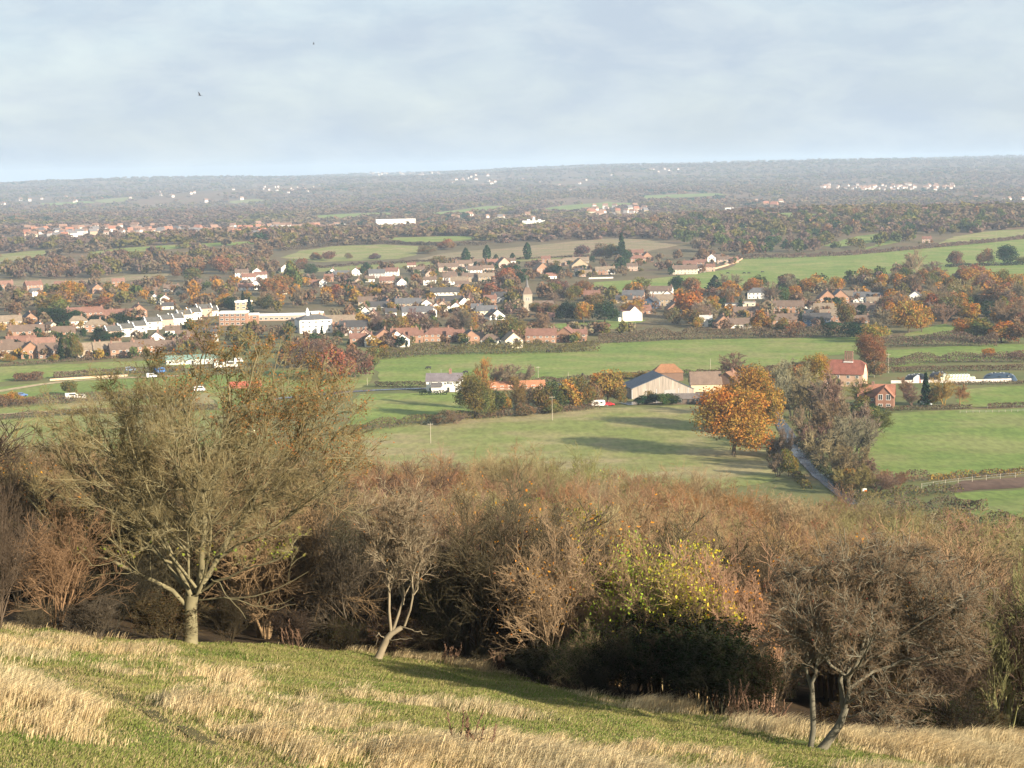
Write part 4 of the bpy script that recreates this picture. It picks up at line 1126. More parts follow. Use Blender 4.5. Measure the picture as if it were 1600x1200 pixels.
def car(px, py, color, label, rz=0, cat='car', s=1.0):
    o = link('parked_' + cat, None)
    b = MB()
    if cat == 'car':
        b.prism([(-2.1, .35), (2.1, .35), (2.15, .8), (1.2, 1.0), (.55, 1.45), (-1.2, 1.48), (-1.9, 1.0), (-2.15, .85)], -.85, .85)
    else:
        b.prism([(-2.4, .4), (2.4, .4), (2.45, 1.1), (1.9, 1.3), (1.5, 2.15), (-2.4, 2.2)], -.95, .95)
    kid(o, link('body', b.mesh('body', [M_paint]), o, color=color))
    b = MB()
    w = .86 if cat == 'car' else .96
    z = (1.02, 1.36) if cat == 'car' else (1.35, 1.95)
    for sg in (-1, 1):
        b.box(-1.1, .5 if cat == 'car' else 1.4, sg * w - .01, sg * w + .01, z[0], z[1])
    kid(o, link('window', b.mesh('window', [M_glass]), o))
    for x in (-1.3, 1.35):
        for sg in (-1, 1):
            b = MB(); b.cyl((0, -.1, 0), (0, .1, 0), .33, .33, 12)
            kid(o, link('wheel', b.mesh('wheel', [M_rubber]), o, (x, sg * .8, .33)))
    place(o, px, py, math.radians(rz))
    o.scale = (s,) * 3
    tag(o, label, cat)
    return o
car(952, 634, (.45, .02, .025), 'red car parked just right of the white caravan', 10)
car(33, 620, (.06, .12, .28), 'blue car parked on the left paddock grass', 25, s=1.25)
car(112, 623, (.75, .70, .62), 'white horse box on the paddock beside a brown hedge', 10, 'van', 1.15)
car(127, 622, (.7, .68, .6), 'smaller pale trailer van right of the horse box', -15, 'van', .8)
car(250, 583, (.05, .17, .45), 'bright blue van behind the bare tree', 30, 'van', 1.2)
car(237, 590, (.8, .8, .8), 'white van parked left of the bright blue van', 10, 'van')
car(204, 580, (.30, .42, .58), 'pale blue van beyond the paddock fence', 0, 'van')
car(343, 575, (.8, .78, .68), 'cream van among the white vans behind the tree', 20, 'van', 1.2)
car(360, 574, (.8, .78, .7), 'large white van at the right of the cream van', -20, 'van', 1.4)
car(372, 566, (.78, .78, .75), 'small white van by the green sheds', 15, 'van')
car(312, 611, (.75, .75, .78), 'white van in the paddock seen through branches', 0, 'van')
car(1273, 619, (.1, .1, .11), 'dark car on the verge behind the lane trees', 40)
car(1447, 634, (.65, .72, .78), 'pale blue white van behind the clipped hedge', 5, 'van', .9)
o, p, q = unique_house(300, 568, 'long low green roofed shed behind the bare tree', 'green_shed', 'shed', 'R', 26, 8, 2.8, 1.6, (.5, .55, .5), (.16, .24, .2), chim=0, rz=4)
o, p, q = unique_house(383, 606, 'low shed with bright red roof seen through the bare tree', 'red_roofed_shed', 'shed', 'R', 14, 5, 1.4, 1.5, (.3, .12, .08), (.36, .10, .065), chim=0, wins=False, rz=4)
o, p, q = unique_house(808, 608, 'low building with long orange tiled roof behind the hedge trees', 'orange_roofed_stable', 'stable', 'R', 24, 6, 1.5, 2.2, (.3, .18, .12), (.36, .16, .085), chim=0, rz=5)

# wrapped bales in a stack, every bale its own
bb = MB()
bb.cyl((0, -.6, 0), (0, .6, 0), .62, .62, 14); bb.cyl((0, -.68, 0), (0, -.6, 0), .5, .62, 14)
me_bale = bb.mesh('wrapped_bale', [M_bale])
bp = gp(1497, 597)
lay = [(13, 0, 0.0), (12, 1, .2), (9, 2, .3)]
kk = 0
for row in range(2):
    for n, lv, off in lay:
        for i in range(n):
            x = bp[0] - 8.2 + (i + off + (13 - n) * .35) * 1.3
            o = link('wrapped_bale', me_bale, loc=(x, bp[1] + row * 1.5, bp[2] + .6 + lv * 1.12), rz=rnd.uniform(-.06, .06))
            tag(o, f'{ORD[i]} pale wrapped bale from left in the {["bottom", "middle", "top"][lv]} layer, {["front", "rear"][row]} row', 'bale', 'pale wrapped bales in the stack')
protect(1497, 599, 60, 18, bp[1])

def clamp(px, py, w, h, d, label, mats, ends=None, blue=False):
    o = link('silage_clamp', None)
    n, m = 15, 9
    X = np.linspace(-1, 1, n); Y = np.linspace(-1, 1, m)
    xx, yy = np.meshgrid(X, Y, indexing='ij')
    zz = h * np.clip(1 - np.abs(xx) ** 4, 0, 1) ** .7 * np.clip(1 - np.abs(yy) ** 3, 0, 1) ** .7 * (0.9 + .2 * vnoise(xx * 3, yy * 3, 8))
    v = np.stack([xx * w / 2, yy * d / 2, zz - .05], -1).reshape(-1, 3)
    ii = (np.arange(n - 1)[:, None] * m + np.arange(m - 1)[None, :]).ravel()
    kid(o, link('sheet', make_mesh('sheet', v, np.stack([ii, ii + m, ii + m + 1, ii + 1], 1), mats=[mats], smooth=True), o))
    for i in range(12):
        a, c = rnd.uniform(-.8, .8), rnd.uniform(-.85, .2)
        z = h * (1 - abs(a) ** 4) ** .7 * (1 - abs(c) ** 3) ** .7
        bpy_t = MB(); bpy_t.cyl((0, 0, -.1), (0, 0, .1), .38, .38, 10); bpy_t.cyl((0, 0, .1), (0, 0, .13), .2, .2, 8)
        kid(o, link('tyre', bpy_t.mesh('tyre', [M_metal if i % 2 else M_rubber]), o, (a * w / 2, c * d / 2, z + .1)))
    place(o, px, py)
    tag(o, label, 'silage heap')
    return o
clamp(1432, 596, 11, 3.4, 8, 'black sheeted silage heap left of the pale bales', M_black)
clamp(1466, 594, 9, 3.6, 8, 'black plastic heap touching the left end of the bale stack', M_black)
clamp(1562, 594, 15, 3.3, 7, 'black sheeted heap with blue grey top right of the bales', flat_mat('blue_black_sheet', (.03, .05, .08), .3, .5))
o = link('trailer_tank', None)
b = MB(); b.prism([(-1.4, 0), (1.5, 0), (1.5, 3.0), (.6, 3.4), (-1.0, 2.2)], -1.2, 1.2)
kid(o, link('body', b.mesh('body', [M_white]), o))
b = MB(); b.prism([(1.5, .2), (2.2, .2), (1.5, 2.6)], -1.1, 1.1)
kid(o, link('flap', b.mesh('flap', [M_paint]), o, color=(.5, .05, .03)))
place(o, 1431, 598); tag(o, 'white sheeted trailer with red flap beside the black heap', 'trailer')
def wall_run(name, pix, h, th, m, label, cat='wall'):
    b = MB()
    P = [gp(*q_) for q_ in pix]
    for a, c in zip(P[:-1], P[1:]):
        t = unit(np.array([c[0] - a[0], c[1] - a[1]])); nn = np.array([-t[1], t[0]]) * th / 2
        b.add([(a[0] - nn[0], a[1] - nn[1], a[2] - .5), (c[0] - nn[0], c[1] - nn[1], c[2] - .5), (c[0] + nn[0], c[1] + nn[1], c[2] - .5), (a[0] + nn[0], a[1] + nn[1], a[2] - .5),
               (a[0] - nn[0], a[1] - nn[1], a[2] + h), (c[0] - nn[0], c[1] - nn[1], c[2] + h), (c[0] + nn[0], c[1] + nn[1], c[2] + h), (a[0] + nn[0], a[1] + nn[1], a[2] + h)],
              [(0, 3, 2, 1), (4, 5, 6, 7), (0, 1, 5, 4), (1, 2, 6, 5), (2, 3, 7, 6), (3, 0, 4, 7)])
    o = link(name, b.mesh(name, [m]))
    return tag(o, label, cat)
M_conc = flat_mat('pale_concrete', (.55, .5, .45), .9, var=.25, scale=.6)
wall_run('concrete_wall', [(1392, 599), (1450, 598), (1500, 598), (1580, 596)], 1.3, .3, M_conc, 'long pale concrete wall in front of bales and heaps')
wall_run('board_fence', [(78, 595), (110, 593), (140, 591), (200, 588)], .9, .12, flat_mat('pale_boards', (.5, .37, .25)), 'pale board fence along the far side of the paddock', 'fence')
wall_run('garden_wall', [(1086, 427), (1120, 420), (1150, 411), (1160, 405)], 1.4, .4, flat_mat('garden_brick', (.45, .3, .2)), 'pale garden wall between red roofs and hill field')
wall_run('flint_wall', [(920, 436), (958, 435)], 1.3, .4, M_conc, 'pale garden wall at the top of the hill field')

# telegraph poles
def pole(px, py, top, label, arm=True):
    p = gp(px, py); h = (py - top) / ppm(p[1])
    o = link('telegraph_pole', None, loc=p)
    b = MB(); b.cyl((0, 0, -1), (0, 0, h), .13, .09, 8)
    kid(o, link('post', b.mesh('post', [M_post]), o))
    if arm:
        b = MB(); b.box(-1.0, 1.0, -.06, .06, h - .6, h - .45)
        for x in (-.8, .8): b.cyl((x, 0, h - .45), (x, 0, h - .2), .05, .05, 6)
        kid(o, link('crossarm', b.mesh('crossarm', [M_post]), o))
    tag(o, label, 'pole', 'telegraph poles')
pole(863, 657, 618, 'tall telegraph pole with crossarm in the yellowing meadow')
pole(673, 693, 660, 'pale telegraph pole near the thicket top')
pole(841, 592, 572, 'telegraph pole behind the orange roofed stable')
pole(888, 594, 581, 'shorter telegraph pole behind the gold hedge trees', False)
pole(1110, 577, 560, 'telegraph pole in the pasture above the tiled barn', False)
pole(1361, 560, 544, 'telegraph pole against the round rust tree', False)
pole(1366, 590, 563, 'telegraph pole right of the farmhouse gable', False)
pole(1388, 583, 552, 'leaning telegraph pole behind the pale concrete wall')
pole(1556, 398, 361, 'pale tall pole beside the olive hill field tree', False)
pole(1205, 487, 461, 'pole rising among houses at the village east end', False)
pole(574, 602, 590, 'short pole by the bend of the valley road', False)

# post and wire fence
def fence(pix, n, h, label, wire=True):
    P = np.array([gp(*q_) for q_ in pix])
    s = np.concatenate([[0], np.cumsum(np.linalg.norm(np.diff(P, axis=0), axis=1))])
    o = link('post_fence', None, loc=P[0])
    Q = []
    for i in range(n):
        t = s[-1] * i / (n - 1)
        q_ = np.array([np.interp(t, s, P[:, k]) for k in range(3)]) - P[0]
        Q.append(q_)
        b = MB(); b.cyl((0, 0, -.3), (0, 0, h), .09, .08, 6)
        kid(o, link('post', b.mesh('post', [M_post]), o, q_))
    b = MB()
    for z in (.5 * h, .9 * h):
        for a, c in zip(Q[:-1], Q[1:]): b.cyl(a + [0, 0, z], c + [0, 0, z], .018, .018, 4)
    kid(o, link('wire', b.mesh('wire', [M_metal]), o))
    tag(o, label, 'fence')
fence([(1440, 764), (1470, 759), (1500, 755), (1530, 752), (1558, 749), (1610, 745)], 9, 1.6, 'pale post and wire fence beside the bare earth')
fence([(1395, 641), (1450, 640), (1518, 639)], 6, 1.4, 'short fence of pale posts along the clipped hedge')
fence([(1543, 638), (1610, 636)], 6, 1.4, 'pale post fence right of the field gateway')
fence([(1500, 645.5), (1560, 644.5), (1610, 643)], 12, 1.0, 'thin electric fence with pale posts across the green field')
o = link('marker_post', None)
b = MB(); b.cyl((0, 0, 0), (0, 0, 2.0), .06, .06, 6); kid(o, link('post', b.mesh('post', [M_white]), o))
b = MB(); b.box(-.55, .55, -.05, .05, .9, 1.9); kid(o, link('panel', b.mesh('panel', [M_white]), o))
b = MB(); b.box(-.1, .6, -.075, -.052, .8, 1.6); kid(o, link('orange_panel', b.mesh('orange_panel', [M_paint]), o, color=(.6, .15, .03)))
p = gp(1351, 779); o.location = p + np.array([0, 0, .9]); tag(o, 'small white and orange marker beside the end of the lane', 'sign')

# cattle
def quad_mesh(name, m):
    me = bpy.data.meshes.new(name)
    J = [((0, 0, 1.0), .34), ((.55, 0, 1.02), .36), ((-.55, 0, 1.05), .35), ((.95, 0, 1.05), .27), ((1.25, 0, .75), .17), ((1.42, 0, .38), .14), ((1.62, 0, .18), .10),
         ((.62, .22, .55), .11), ((.60, .22, .28), .07), ((.62, .22, .03), .07), ((.62, -.22, .55), .11), ((.72, -.22, .28), .07), ((.74, -.22, .03), .07),
         ((-.62, .22, .6), .16), ((-.78, .22, .33), .08), ((-.70, .22, .03), .07), ((-.62, -.22, .6), .16), ((-.70, -.22, .33), .08), ((-.60, -.22, .03), .07),
         ((-.95, 0, 1.15), .08), ((-1.02, 0, .55), .04), ((1.3, .2, .78), .05), ((1.3, -.2, .78), .05)]
    E = [(0, 1), (0, 2), (1, 3), (3, 4), (4, 5), (5, 6), (1, 7), (7, 8), (8, 9), (1, 10), (10, 11), (11, 12), (2, 13), (13, 14), (14, 15), (2, 16), (16, 17), (17, 18), (2, 19), (19, 20), (4, 21), (4, 22)]
    me.from_pydata([j[0] for j in J], E, [])
    o = bpy.data.objects.new(name, me)
    COL.objects.link(o)
    sk = o.modifiers.new('skin', 'SKIN')
    for i, (q_, r_) in enumerate(J): me.skin_vertices[0].data[i].radius = (r_, r_)
    me.skin_vertices[0].data[0].use_root = True
    o.modifiers.new('sub', 'SUBSURF').render_levels = 1
    dg = bpy.context.evaluated_depsgraph_get()
    me2 = bpy.data.meshes.new_from_object(o.evaluated_get(dg))
    bpy.data.objects.remove(o)
    me2.materials.clear(); me2.materials.append(m)
    me2.name = name
    return me2
me_cow = quad_mesh('black_cow', M_hide)
for px, py, a, lab in ((670, 577, 190, 'black cow grazing in the pasture, behind the left end of the cottage'), (728, 584, 200, 'black cow grazing behind the right end of the cottage roof'), (910, 588, 80, 'black cow above the gold hedge trees'),
                       (856, 551, 30, 'black cow by the hedge below the red house'), (907, 549, 0, 'black cow at the right end of the village hedge'), (1170, 428, 10, 'dark cow alone on the hill field'), (1163, 428, 160, 'dark cow left of the lone hill field cow'), (1191, 426, 20, 'dark cow at the right of the hill field herd'), (1137, 428, 0, 'dark cow at the left of the hill field herd')):
    o = link('grazing_cow', me_cow)
    place(o, px, py, math.radians(a))
    o.scale = (1.15,) * 3
    tag(o, lab, 'cow', 'grazing cattle')

# birds
b = MB()
b.cyl((-.16, 0, 0), (.1, 0, .02), .03, .055, 6); b.cyl((.1, 0, .02), (.2, 0, .03), .045, .015, 6); b.add([(-.16, 0, .01), (-.3, .05, .02), (-.3, -.05, .02), (-.2, 0, .03)], [(0, 1, 3), (0, 3, 2), (0, 2, 1), (1, 2, 3)])
for sg in (-1, 1):
    pr = [(.07, sg * .04, .03), (.1, sg * .22, .14), (.0, sg * .45, .20), (-.04, sg * .24, .13), (-.08, sg * .04, .03)]
    b.add(pr + [(x, y, z + .012) for x, y, z in pr], [(0, 1, 2, 3, 4), (9, 8, 7, 6, 5)] + [(i, 5 + i, 5 + (i + 1) % 5, (i + 1) % 5) for i in range(5)])
me_bird = b.mesh('bird', [M_hide])
for px, py, D, a, lab in ((312, 149, 190, .9, 'dark bird flying low over the left half of the sky'), (490, 69, 330, .2, 'tiny distant bird gliding high in the sky')):
    o = link('flying_bird', me_bird, loc=pt(px, py, D), rz=a)
    o.rotation_euler = (.5, 0.1, a)
    tag(o, lab, 'bird')

# ================================================================== TREES OF THE VALLEY
ORANGE, RUST, RUSTB, GOLD, OLIVE, BAREG, BAREB, PURP, DGREEN, YEW, MIDG = (.30, .155, .032), (.205, .112, .052), (.16, .10, .058), (.28, .18, .04), (.135, .115, .035), (.20, .16, .095), (.165, .12, .074), (.15, .102, .078), (.03, .055, .022), (.018, .034, .016), (.08, .10, .03)
TC = {ORANGE: 'orange', RUST: 'rust red', RUSTB: 'russet brown', GOLD: 'golden', OLIVE: 'olive', BAREG: 'grey brown', BAREB: 'brown', PURP: 'purplish brown', DGREEN: 'dark green', YEW: 'blackish green', MIDG: 'mid green'}
crown_hi = [leafy_mesh('crown', 100 + i, 17000, 0.0145, w, nl, .36, .15) for i, (w, nl) in enumerate(((.5, 16), (.46, 14)))]
crown_md = [leafy_mesh('crown', 120 + i, 3400, 0.029, w, nl, .22, lo) for i, (w, nl, lo) in enumerate(((.5, 9, .2), (.42, 8, .16), (.56, 10, .2), (.36, 7, .14), (.48, 7, .1)))]
trunks = [trunk_mesh('trunk', 140 + i) for i in range(3)]
bare_md = [bare_mesh('branches', 150 + i, st, sp, n2, 9, 8, .0055, wd, .022, fk, .06)[0] for i, (st, sp, n2, wd, fk) in enumerate(((1, .1, 16, 1.15, .22), (3, .3, 9, 1.0, .2), (6, .5, 6, 1.0, .15), (1, .1, 18, .8, .2)))]
con_c = [conifer_mesh('conifer', 160 + i, 700, .25, .045) for i in range(2)]
con_col = [conifer_mesh('conifer', 170 + i, 700, .27, .045, column=True) for i in range(2)]
con_ced = conifer_mesh('conifer', 180, 700, .55, .06, .8)

N_TREE = [0]
def valley_tree(px, py, hpx, wpx, kind, col, label=None, parts=None, name=None):
    p = gp(px, py)
    k = ppm(p[1])
    h, w = hpx / k, wpx / k
    a = rnd.random() * 6.28
    big = hpx > 34 if parts is None else parts
    if kind == 'leaf':
        me = (crown_hi if hpx > 60 else crown_md)[rnd.randrange(2 if hpx > 60 else 5)]
        bw = {0: 1.0, 1: .9, 2: 1.12, 3: .74, 4: .96}[crown_md.index(me)] if me in crown_md else (1.0 if me is crown_hi[0] else .92)
        nm, ad = name or 'broadleaf_tree', 'leafy'
    elif kind == 'bare':
        i = rnd.randrange(4); me = bare_md[i]; bw = (1.0, .95, 1.0, .75)[i]
        nm, ad = name or 'bare_tree', 'leafless'
    elif kind == 'bush': me = bare_md[2]; bw = 1.0; nm, ad = 'bare_tree', 'many stemmed'
    elif kind == 'col': me = con_col[rnd.randrange(2)]; bw = .5; nm, ad = 'columnar_conifer', 'columnar'
    elif kind == 'ced': me = con_ced; bw = .95; nm, ad = 'cedar_tree', 'spreading'
    else: me = con_c[rnd.randrange(2)]; bw = .5; nm, ad = 'conifer_tree', 'pointed'
    sx = w / bw
    c = tuple(v * rnd.uniform(.85, 1.15) for v in col)
    if kind == 'leaf' and big:
        o = link(nm, None, loc=p, rz=a)
        t = kid(o, link('trunk', trunks[rnd.randrange(3)], o, color=(.12, .095, .065), scale=(sx, sx, h)))
        cr_ = kid(o, link('crown', me, o, color=c, scale=(sx, sx, h)))
    else:
        o = link(nm, me, loc=p - np.array([0, 0, .2]), rz=a, color=c, scale=(sx, sx, h))
    nn = {'leaf': 'tree', 'bare': 'tree', 'bush': 'tree', 'col': 'conifer', 'ced': 'cedar', 'con': 'conifer'}[kind]
    if label: tag(o, label, 'tree')
    else: auto(o, f'{TC[col]} {ad}', nn, px, py - hpx * .5, 'tree', 'trees of the valley')
    N_TREE[0] += 1
    return o

T = [
 (1268, 700, 60, 44, 'bush', BAREG), (1280, 718, 52, 40, 'bush', BAREB), (1300, 738, 66, 56, 'bush', BAREG), (1322, 760, 60, 56, 'bush', BAREB), (1345, 772, 40, 56, 'bush', OLIVE), (1290, 700, 68, 50, 'bush', RUSTB), (1316, 722, 66, 56, 'bush', BAREG), (1372, 768, 30, 50, 'bush', BAREB), (1400, 764, 26, 44, 'bush', RUSTB), (1265, 655, 56, 44, 'bush', BAREB), (1238, 652, 60, 44, 'bush', BAREG), (1215, 745, 34, 30, 'bush', BAREB),
 (1146, 712, 112, 122, 'leaf', ORANGE, 'great orange oak with long shadow across the meadow'), (1183, 676, 108, 84, 'leaf', ORANGE, 'second orange oak standing behind the great oak by the lane'), (1150, 668, 70, 60, 'leaf', ORANGE),
 (1222, 655, 78, 60, 'bare', BAREG), (1247, 640, 66, 56, 'bare', BAREG), (1205, 640, 60, 44, 'leaf', RUSTB), (1272, 612, 62, 50, 'leaf', ORANGE, 'bright orange tree beside the red roofed farmhouse'), (1240, 615, 50, 40, 'leaf', RUST), (1195, 612, 44, 46, 'leaf', RUSTB), (1150, 592, 34, 56, 'bare', PURP),
 (1360, 580, 62, 44, 'leaf', RUST, 'round rust coloured oak behind the farmhouse'), (1283, 690, 96, 60, 'bare', BAREB), (1300, 712, 82, 56, 'bare', BAREB), (1322, 735, 80, 60, 'bare', BAREB), (1312, 702, 44, 34, 'leaf', ORANGE), (1338, 700, 60, 54, 'bare', BAREG), (1348, 760, 52, 60, 'bare', BAREB), (1330, 765, 36, 30, 'leaf', GOLD), (1270, 665, 80, 50, 'bare', BAREB), (1262, 640, 40, 22, 'leaf', MIDG), (1325, 752, 42, 34, 'leaf', MIDG),
 (1366, 682, 42, 56, 'bare', OLIVE), (1348, 680, 46, 50, 'leaf', RUSTB), (1318, 642, 46, 50, 'bare', BAREG), (1342, 634, 36, 36, 'bare', OLIVE), (1345, 655, 40, 34, 'leaf', OLIVE), (1298, 642, 48, 44, 'bare', OLIVE), (1362, 650, 22, 34, 'leaf', DGREEN), (1372, 590, 28, 34, 'leaf', RUST), (1302, 606, 22, 24, 'leaf', DGREEN),
 (1222, 728, 56, 26, 'bare', BAREB), (1232, 745, 48, 30, 'leaf', OLIVE), (1212, 712, 30, 30, 'leaf', RUSTB),
 (1446, 634, 52, 26, 'con', YEW, 'dark conifer in the garden right of the brick house'), (1475, 634, 42, 40, 'bare', GOLD), (1500, 634, 28, 34, 'bare', RUST), (1425, 634, 26, 30, 'bare', BAREB), (1462, 634, 30, 28, 'leaf', OLIVE), (1412, 620, 26, 34, 'bare', RUSTB),
 (742, 654, 72, 62, 'leaf', OLIVE, 'big olive gold oak beside the white cottage'), (757, 640, 66, 44, 'bare', ORANGE), (775, 650, 46, 30, 'leaf', MIDG), (788, 648, 36, 26, 'leaf', GOLD), (806, 645, 48, 38, 'bare', OLIVE), (826, 643, 44, 36, 'bare', BAREB), (848, 642, 46, 38, 'leaf', OLIVE), (870, 641, 50, 40, 'leaf', MIDG), (890, 640, 52, 40, 'leaf', GOLD), (910, 638, 54, 40, 'leaf', OLIVE), (928, 634, 40, 30, 'leaf', RUSTB), (950, 628, 54, 56, 'leaf', GOLD), (938, 624, 44, 36, 'leaf', ORANGE), (968, 632, 30, 26, 'leaf', OLIVE), (800, 608, 36, 48, 'bare', BAREG), (780, 606, 34, 30, 'bare', BAREG), (820, 650, 24, 34, 'leaf', RUSTB), (860, 646, 24, 36, 'leaf', OLIVE),
 (694, 664, 26, 36, 'leaf', RUSTB), (712, 662, 16, 30, 'bare', BAREB), (975, 592, 12, 40, 'leaf', GOLD), (1003, 592, 12, 30, 'leaf', GOLD),
 (1004, 632, 17, 26, 'leaf', DGREEN), (1022, 632, 20, 26, 'leaf', YEW), (1036, 633, 21, 24, 'leaf', MIDG), (1048, 632, 20, 22, 'leaf', DGREEN), (1016, 630, 22, 20, 'leaf', OLIVE), (1058, 631, 16, 20, 'leaf', YEW),
 (728, 412, 25, 15, 'col', DGREEN, 'left dark columnar conifer above the white village row'), (761, 411, 28, 14, 'col', DGREEN, 'tall middle columnar conifer above the pink gables'), (775, 410, 13, 9, 'col', DGREEN), (801, 410, 15, 10, 'col', DGREEN), (824, 406, 27, 14, 'col', DGREEN, 'rightmost dark columnar conifer before the stubble field'), (823, 404, 10, 6, 'col', DGREEN),
 (971, 407, 42, 26, 'con', DGREEN, 'tall blue green cedar beside the stubble field'), (955, 406, 28, 26, 'leaf', OLIVE), (938, 405, 27, 26, 'leaf', RUSTB), (910, 402, 22, 24, 'leaf', PURP), (978, 408, 20, 18, 'leaf', DGREEN),
 (457, 455, 52, 30, 'leaf', OLIVE), (437, 460, 34, 42, 'leaf', RUST), (420, 462, 30, 36, 'leaf', RUST), (470, 424, 22, 28, 'leaf', RUSTB), (486, 430, 20, 22, 'leaf', DGREEN), (380, 489, 34, 14, 'con', YEW), (360, 490, 30, 22, 'leaf', YEW), (390, 492, 28, 18, 'con', YEW),
 (345, 428, 30, 34, 'leaf', RUST), (248, 446, 18, 24, 'leaf', RUST), (300, 440, 24, 30, 'leaf', OLIVE), (277, 433, 14, 16, 'leaf', RUST), (110, 470, 34, 40, 'leaf', ORANGE), (85, 488, 30, 46, 'leaf', OLIVE), (160, 492, 30, 60, 'leaf', RUSTB),
 (90, 510, 32, 50, 'leaf', YEW), (118, 505, 22, 34, 'leaf', DGREEN), (70, 505, 26, 30, 'leaf', YEW), (150, 505, 14, 34, 'leaf', YEW), (190, 506, 18, 36, 'leaf', YEW), (220, 507, 14, 22, 'leaf', YEW), (160, 532, 16, 36, 'leaf', DGREEN), (185, 530, 14, 28, 'leaf', DGREEN), (110, 558, 44, 26, 'leaf', MIDG), (95, 562, 34, 18, 'con', YEW), (120, 562, 40, 20, 'leaf', OLIVE), (15, 565, 14, 22, 'leaf', GOLD), (85, 564, 12, 18, 'leaf', GOLD), (110, 585, 0.1, 0.1, 'leaf', OLIVE),
 (108, 618, 26, 28, 'leaf', OLIVE), (35, 595, 14, 26, 'leaf', RUSTB), (55, 593, 15, 26, 'leaf', RUSTB), (20, 632, 22, 36, 'leaf', GOLD), (2, 634, 20, 30, 'leaf', RUSTB), (45, 630, 12, 24, 'leaf', ORANGE),
 (485, 590, 62, 60, 'leaf', RUSTB), (525, 596, 58, 60, 'leaf', RUST), (555, 590, 52, 52, 'leaf', RUSTB), (455, 575, 44, 46, 'leaf', RUST), (580, 575, 36, 30, 'leaf', OLIVE), (598, 560, 24, 22, 'leaf', ORANGE), (510, 575, 50, 50, 'leaf', RUSTB),
 (503, 529, 20, 12, 'con', YEW), (796, 536, 44, 48, 'leaf', OLIVE, 'large olive oak between two white village houses'), (820, 534, 40, 34, 'bare', OLIVE), (845, 528, 46, 40, 'bare', BAREG), (815, 482, 20, 44, 'leaf', YEW), (800, 487, 18, 26, 'leaf', YEW), (900, 503, 34, 40, 'leaf', DGREEN), (884, 504, 36, 30, 'leaf', YEW), (945, 504, 36, 46, 'leaf', DGREEN), (912, 505, 36, 30, 'leaf', GOLD), (860, 478, 24, 34, 'bare', BAREG), (930, 487, 32, 30, 'leaf', OLIVE), (912, 462, 27, 32, 'leaf', RUST), (870, 460, 26, 36, 'leaf', RUSTB), (806, 463, 18, 28, 'leaf', RUST), (789, 448, 32, 40, 'leaf', RUST), (767, 470, 30, 40, 'leaf', RUST), (812, 445, 22, 16, 'leaf', YEW), (868, 434, 22, 30, 'leaf', YEW),
 (1000, 459, 22, 36, 'bare', OLIVE), (980, 458, 15, 14, 'leaf', ORANGE), (990, 490, 24, 40, 'leaf', ORANGE), (1076, 497, 46, 48, 'leaf', ORANGE), (836, 492, 22, 20, 'leaf', OLIVE), (852, 493, 24, 26, 'leaf', RUSTB), (868, 494, 20, 24, 'leaf', OLIVE), (1058, 458, 30, 26, 'leaf', DGREEN), (1080, 462, 32, 34, 'leaf', RUST), (1117, 455, 25, 32, 'ced', YEW, 'dark spreading cedar at the foot of the hill field'), (1050, 508, 30, 24, 'leaf', RUSTB), (1090, 512, 20, 20, 'leaf', GOLD),
 (1188, 523, 42, 34, 'leaf', ORANGE), (1222, 524, 30, 30, 'leaf', OLIVE), (1240, 526, 28, 34, 'leaf', RUST), (1320, 512, 44, 30, 'leaf', OLIVE), (1300, 526, 26, 40, 'leaf', DGREEN), (1335, 530, 30, 40, 'leaf', YEW), (1270, 459, 27, 40, 'leaf', ORANGE), (1225, 464, 24, 30, 'leaf', DGREEN), (1205, 476, 30, 28, 'bare', BAREB), (1395, 497, 40, 44, 'leaf', RUST), (1420, 520, 56, 50, 'leaf', GOLD), (1440, 519, 44, 34, 'leaf', ORANGE), (1380, 522, 36, 50, 'bare', BAREG), (1365, 535, 32, 44, 'leaf', GOLD), (1352, 446, 28, 30, 'leaf', RUSTB), (1415, 436, 26, 30, 'leaf', RUSTB), (1437, 436, 38, 46, 'bare', BAREG), (1460, 440, 26, 40, 'bare', BAREB), (1460, 458, 14, 12, 'leaf', DGREEN),
 (1492, 416, 27, 27, 'leaf', RUSTB, 'left round tree of three on the hill field hedge'), (1540, 414, 28, 27, 'leaf', RUST, 'middle rust tree of three on the hill field hedge'), (1572, 414, 34, 36, 'leaf', DGREEN, 'right dark olive tree of three on the hill field hedge'), (1598, 412, 12, 24, 'leaf', OLIVE),
 (1510, 528, 34, 46, 'leaf', ORANGE), (1535, 532, 38, 48, 'leaf', OLIVE), (1565, 535, 36, 46, 'leaf', ORANGE), (1592, 536, 36, 40, 'leaf', RUST), (1485, 500, 40, 50, 'leaf', OLIVE), (1510, 478, 34, 50, 'bare', BAREG), (1560, 478, 36, 56, 'leaf', RUSTB), (1590, 480, 34, 40, 'bare', BAREB), (1545, 500, 34, 40, 'leaf', DGREEN), (1580, 506, 34, 40, 'leaf', RUST), (1540, 493, 20, 12, 'bare', BAREG), (1430, 490, 30, 40, 'bare', BAREG), (1465, 490, 34, 40, 'bare', BAREB),
 (570, 400, 0.1, .1, 'leaf', OLIVE), (494, 406, 13, 20, 'leaf', RUST), (515, 407, 16, 22, 'leaf', RUSTB), (545, 405, 11, 12, 'leaf', RUSTB), (586, 405, 10, 20, 'leaf', PURP), (667, 396, 14, 30, 'leaf', RUSTB), (686, 416, 18, 26, 'leaf', OLIVE), (698, 390, 18, 28, 'leaf', RUST),
 (1590, 560, 15, 30, 'leaf', RUSTB), (1545, 558, 16, 22, 'leaf', ORANGE),
]
for t in T:
    if t[2] > 1: valley_tree(*t)

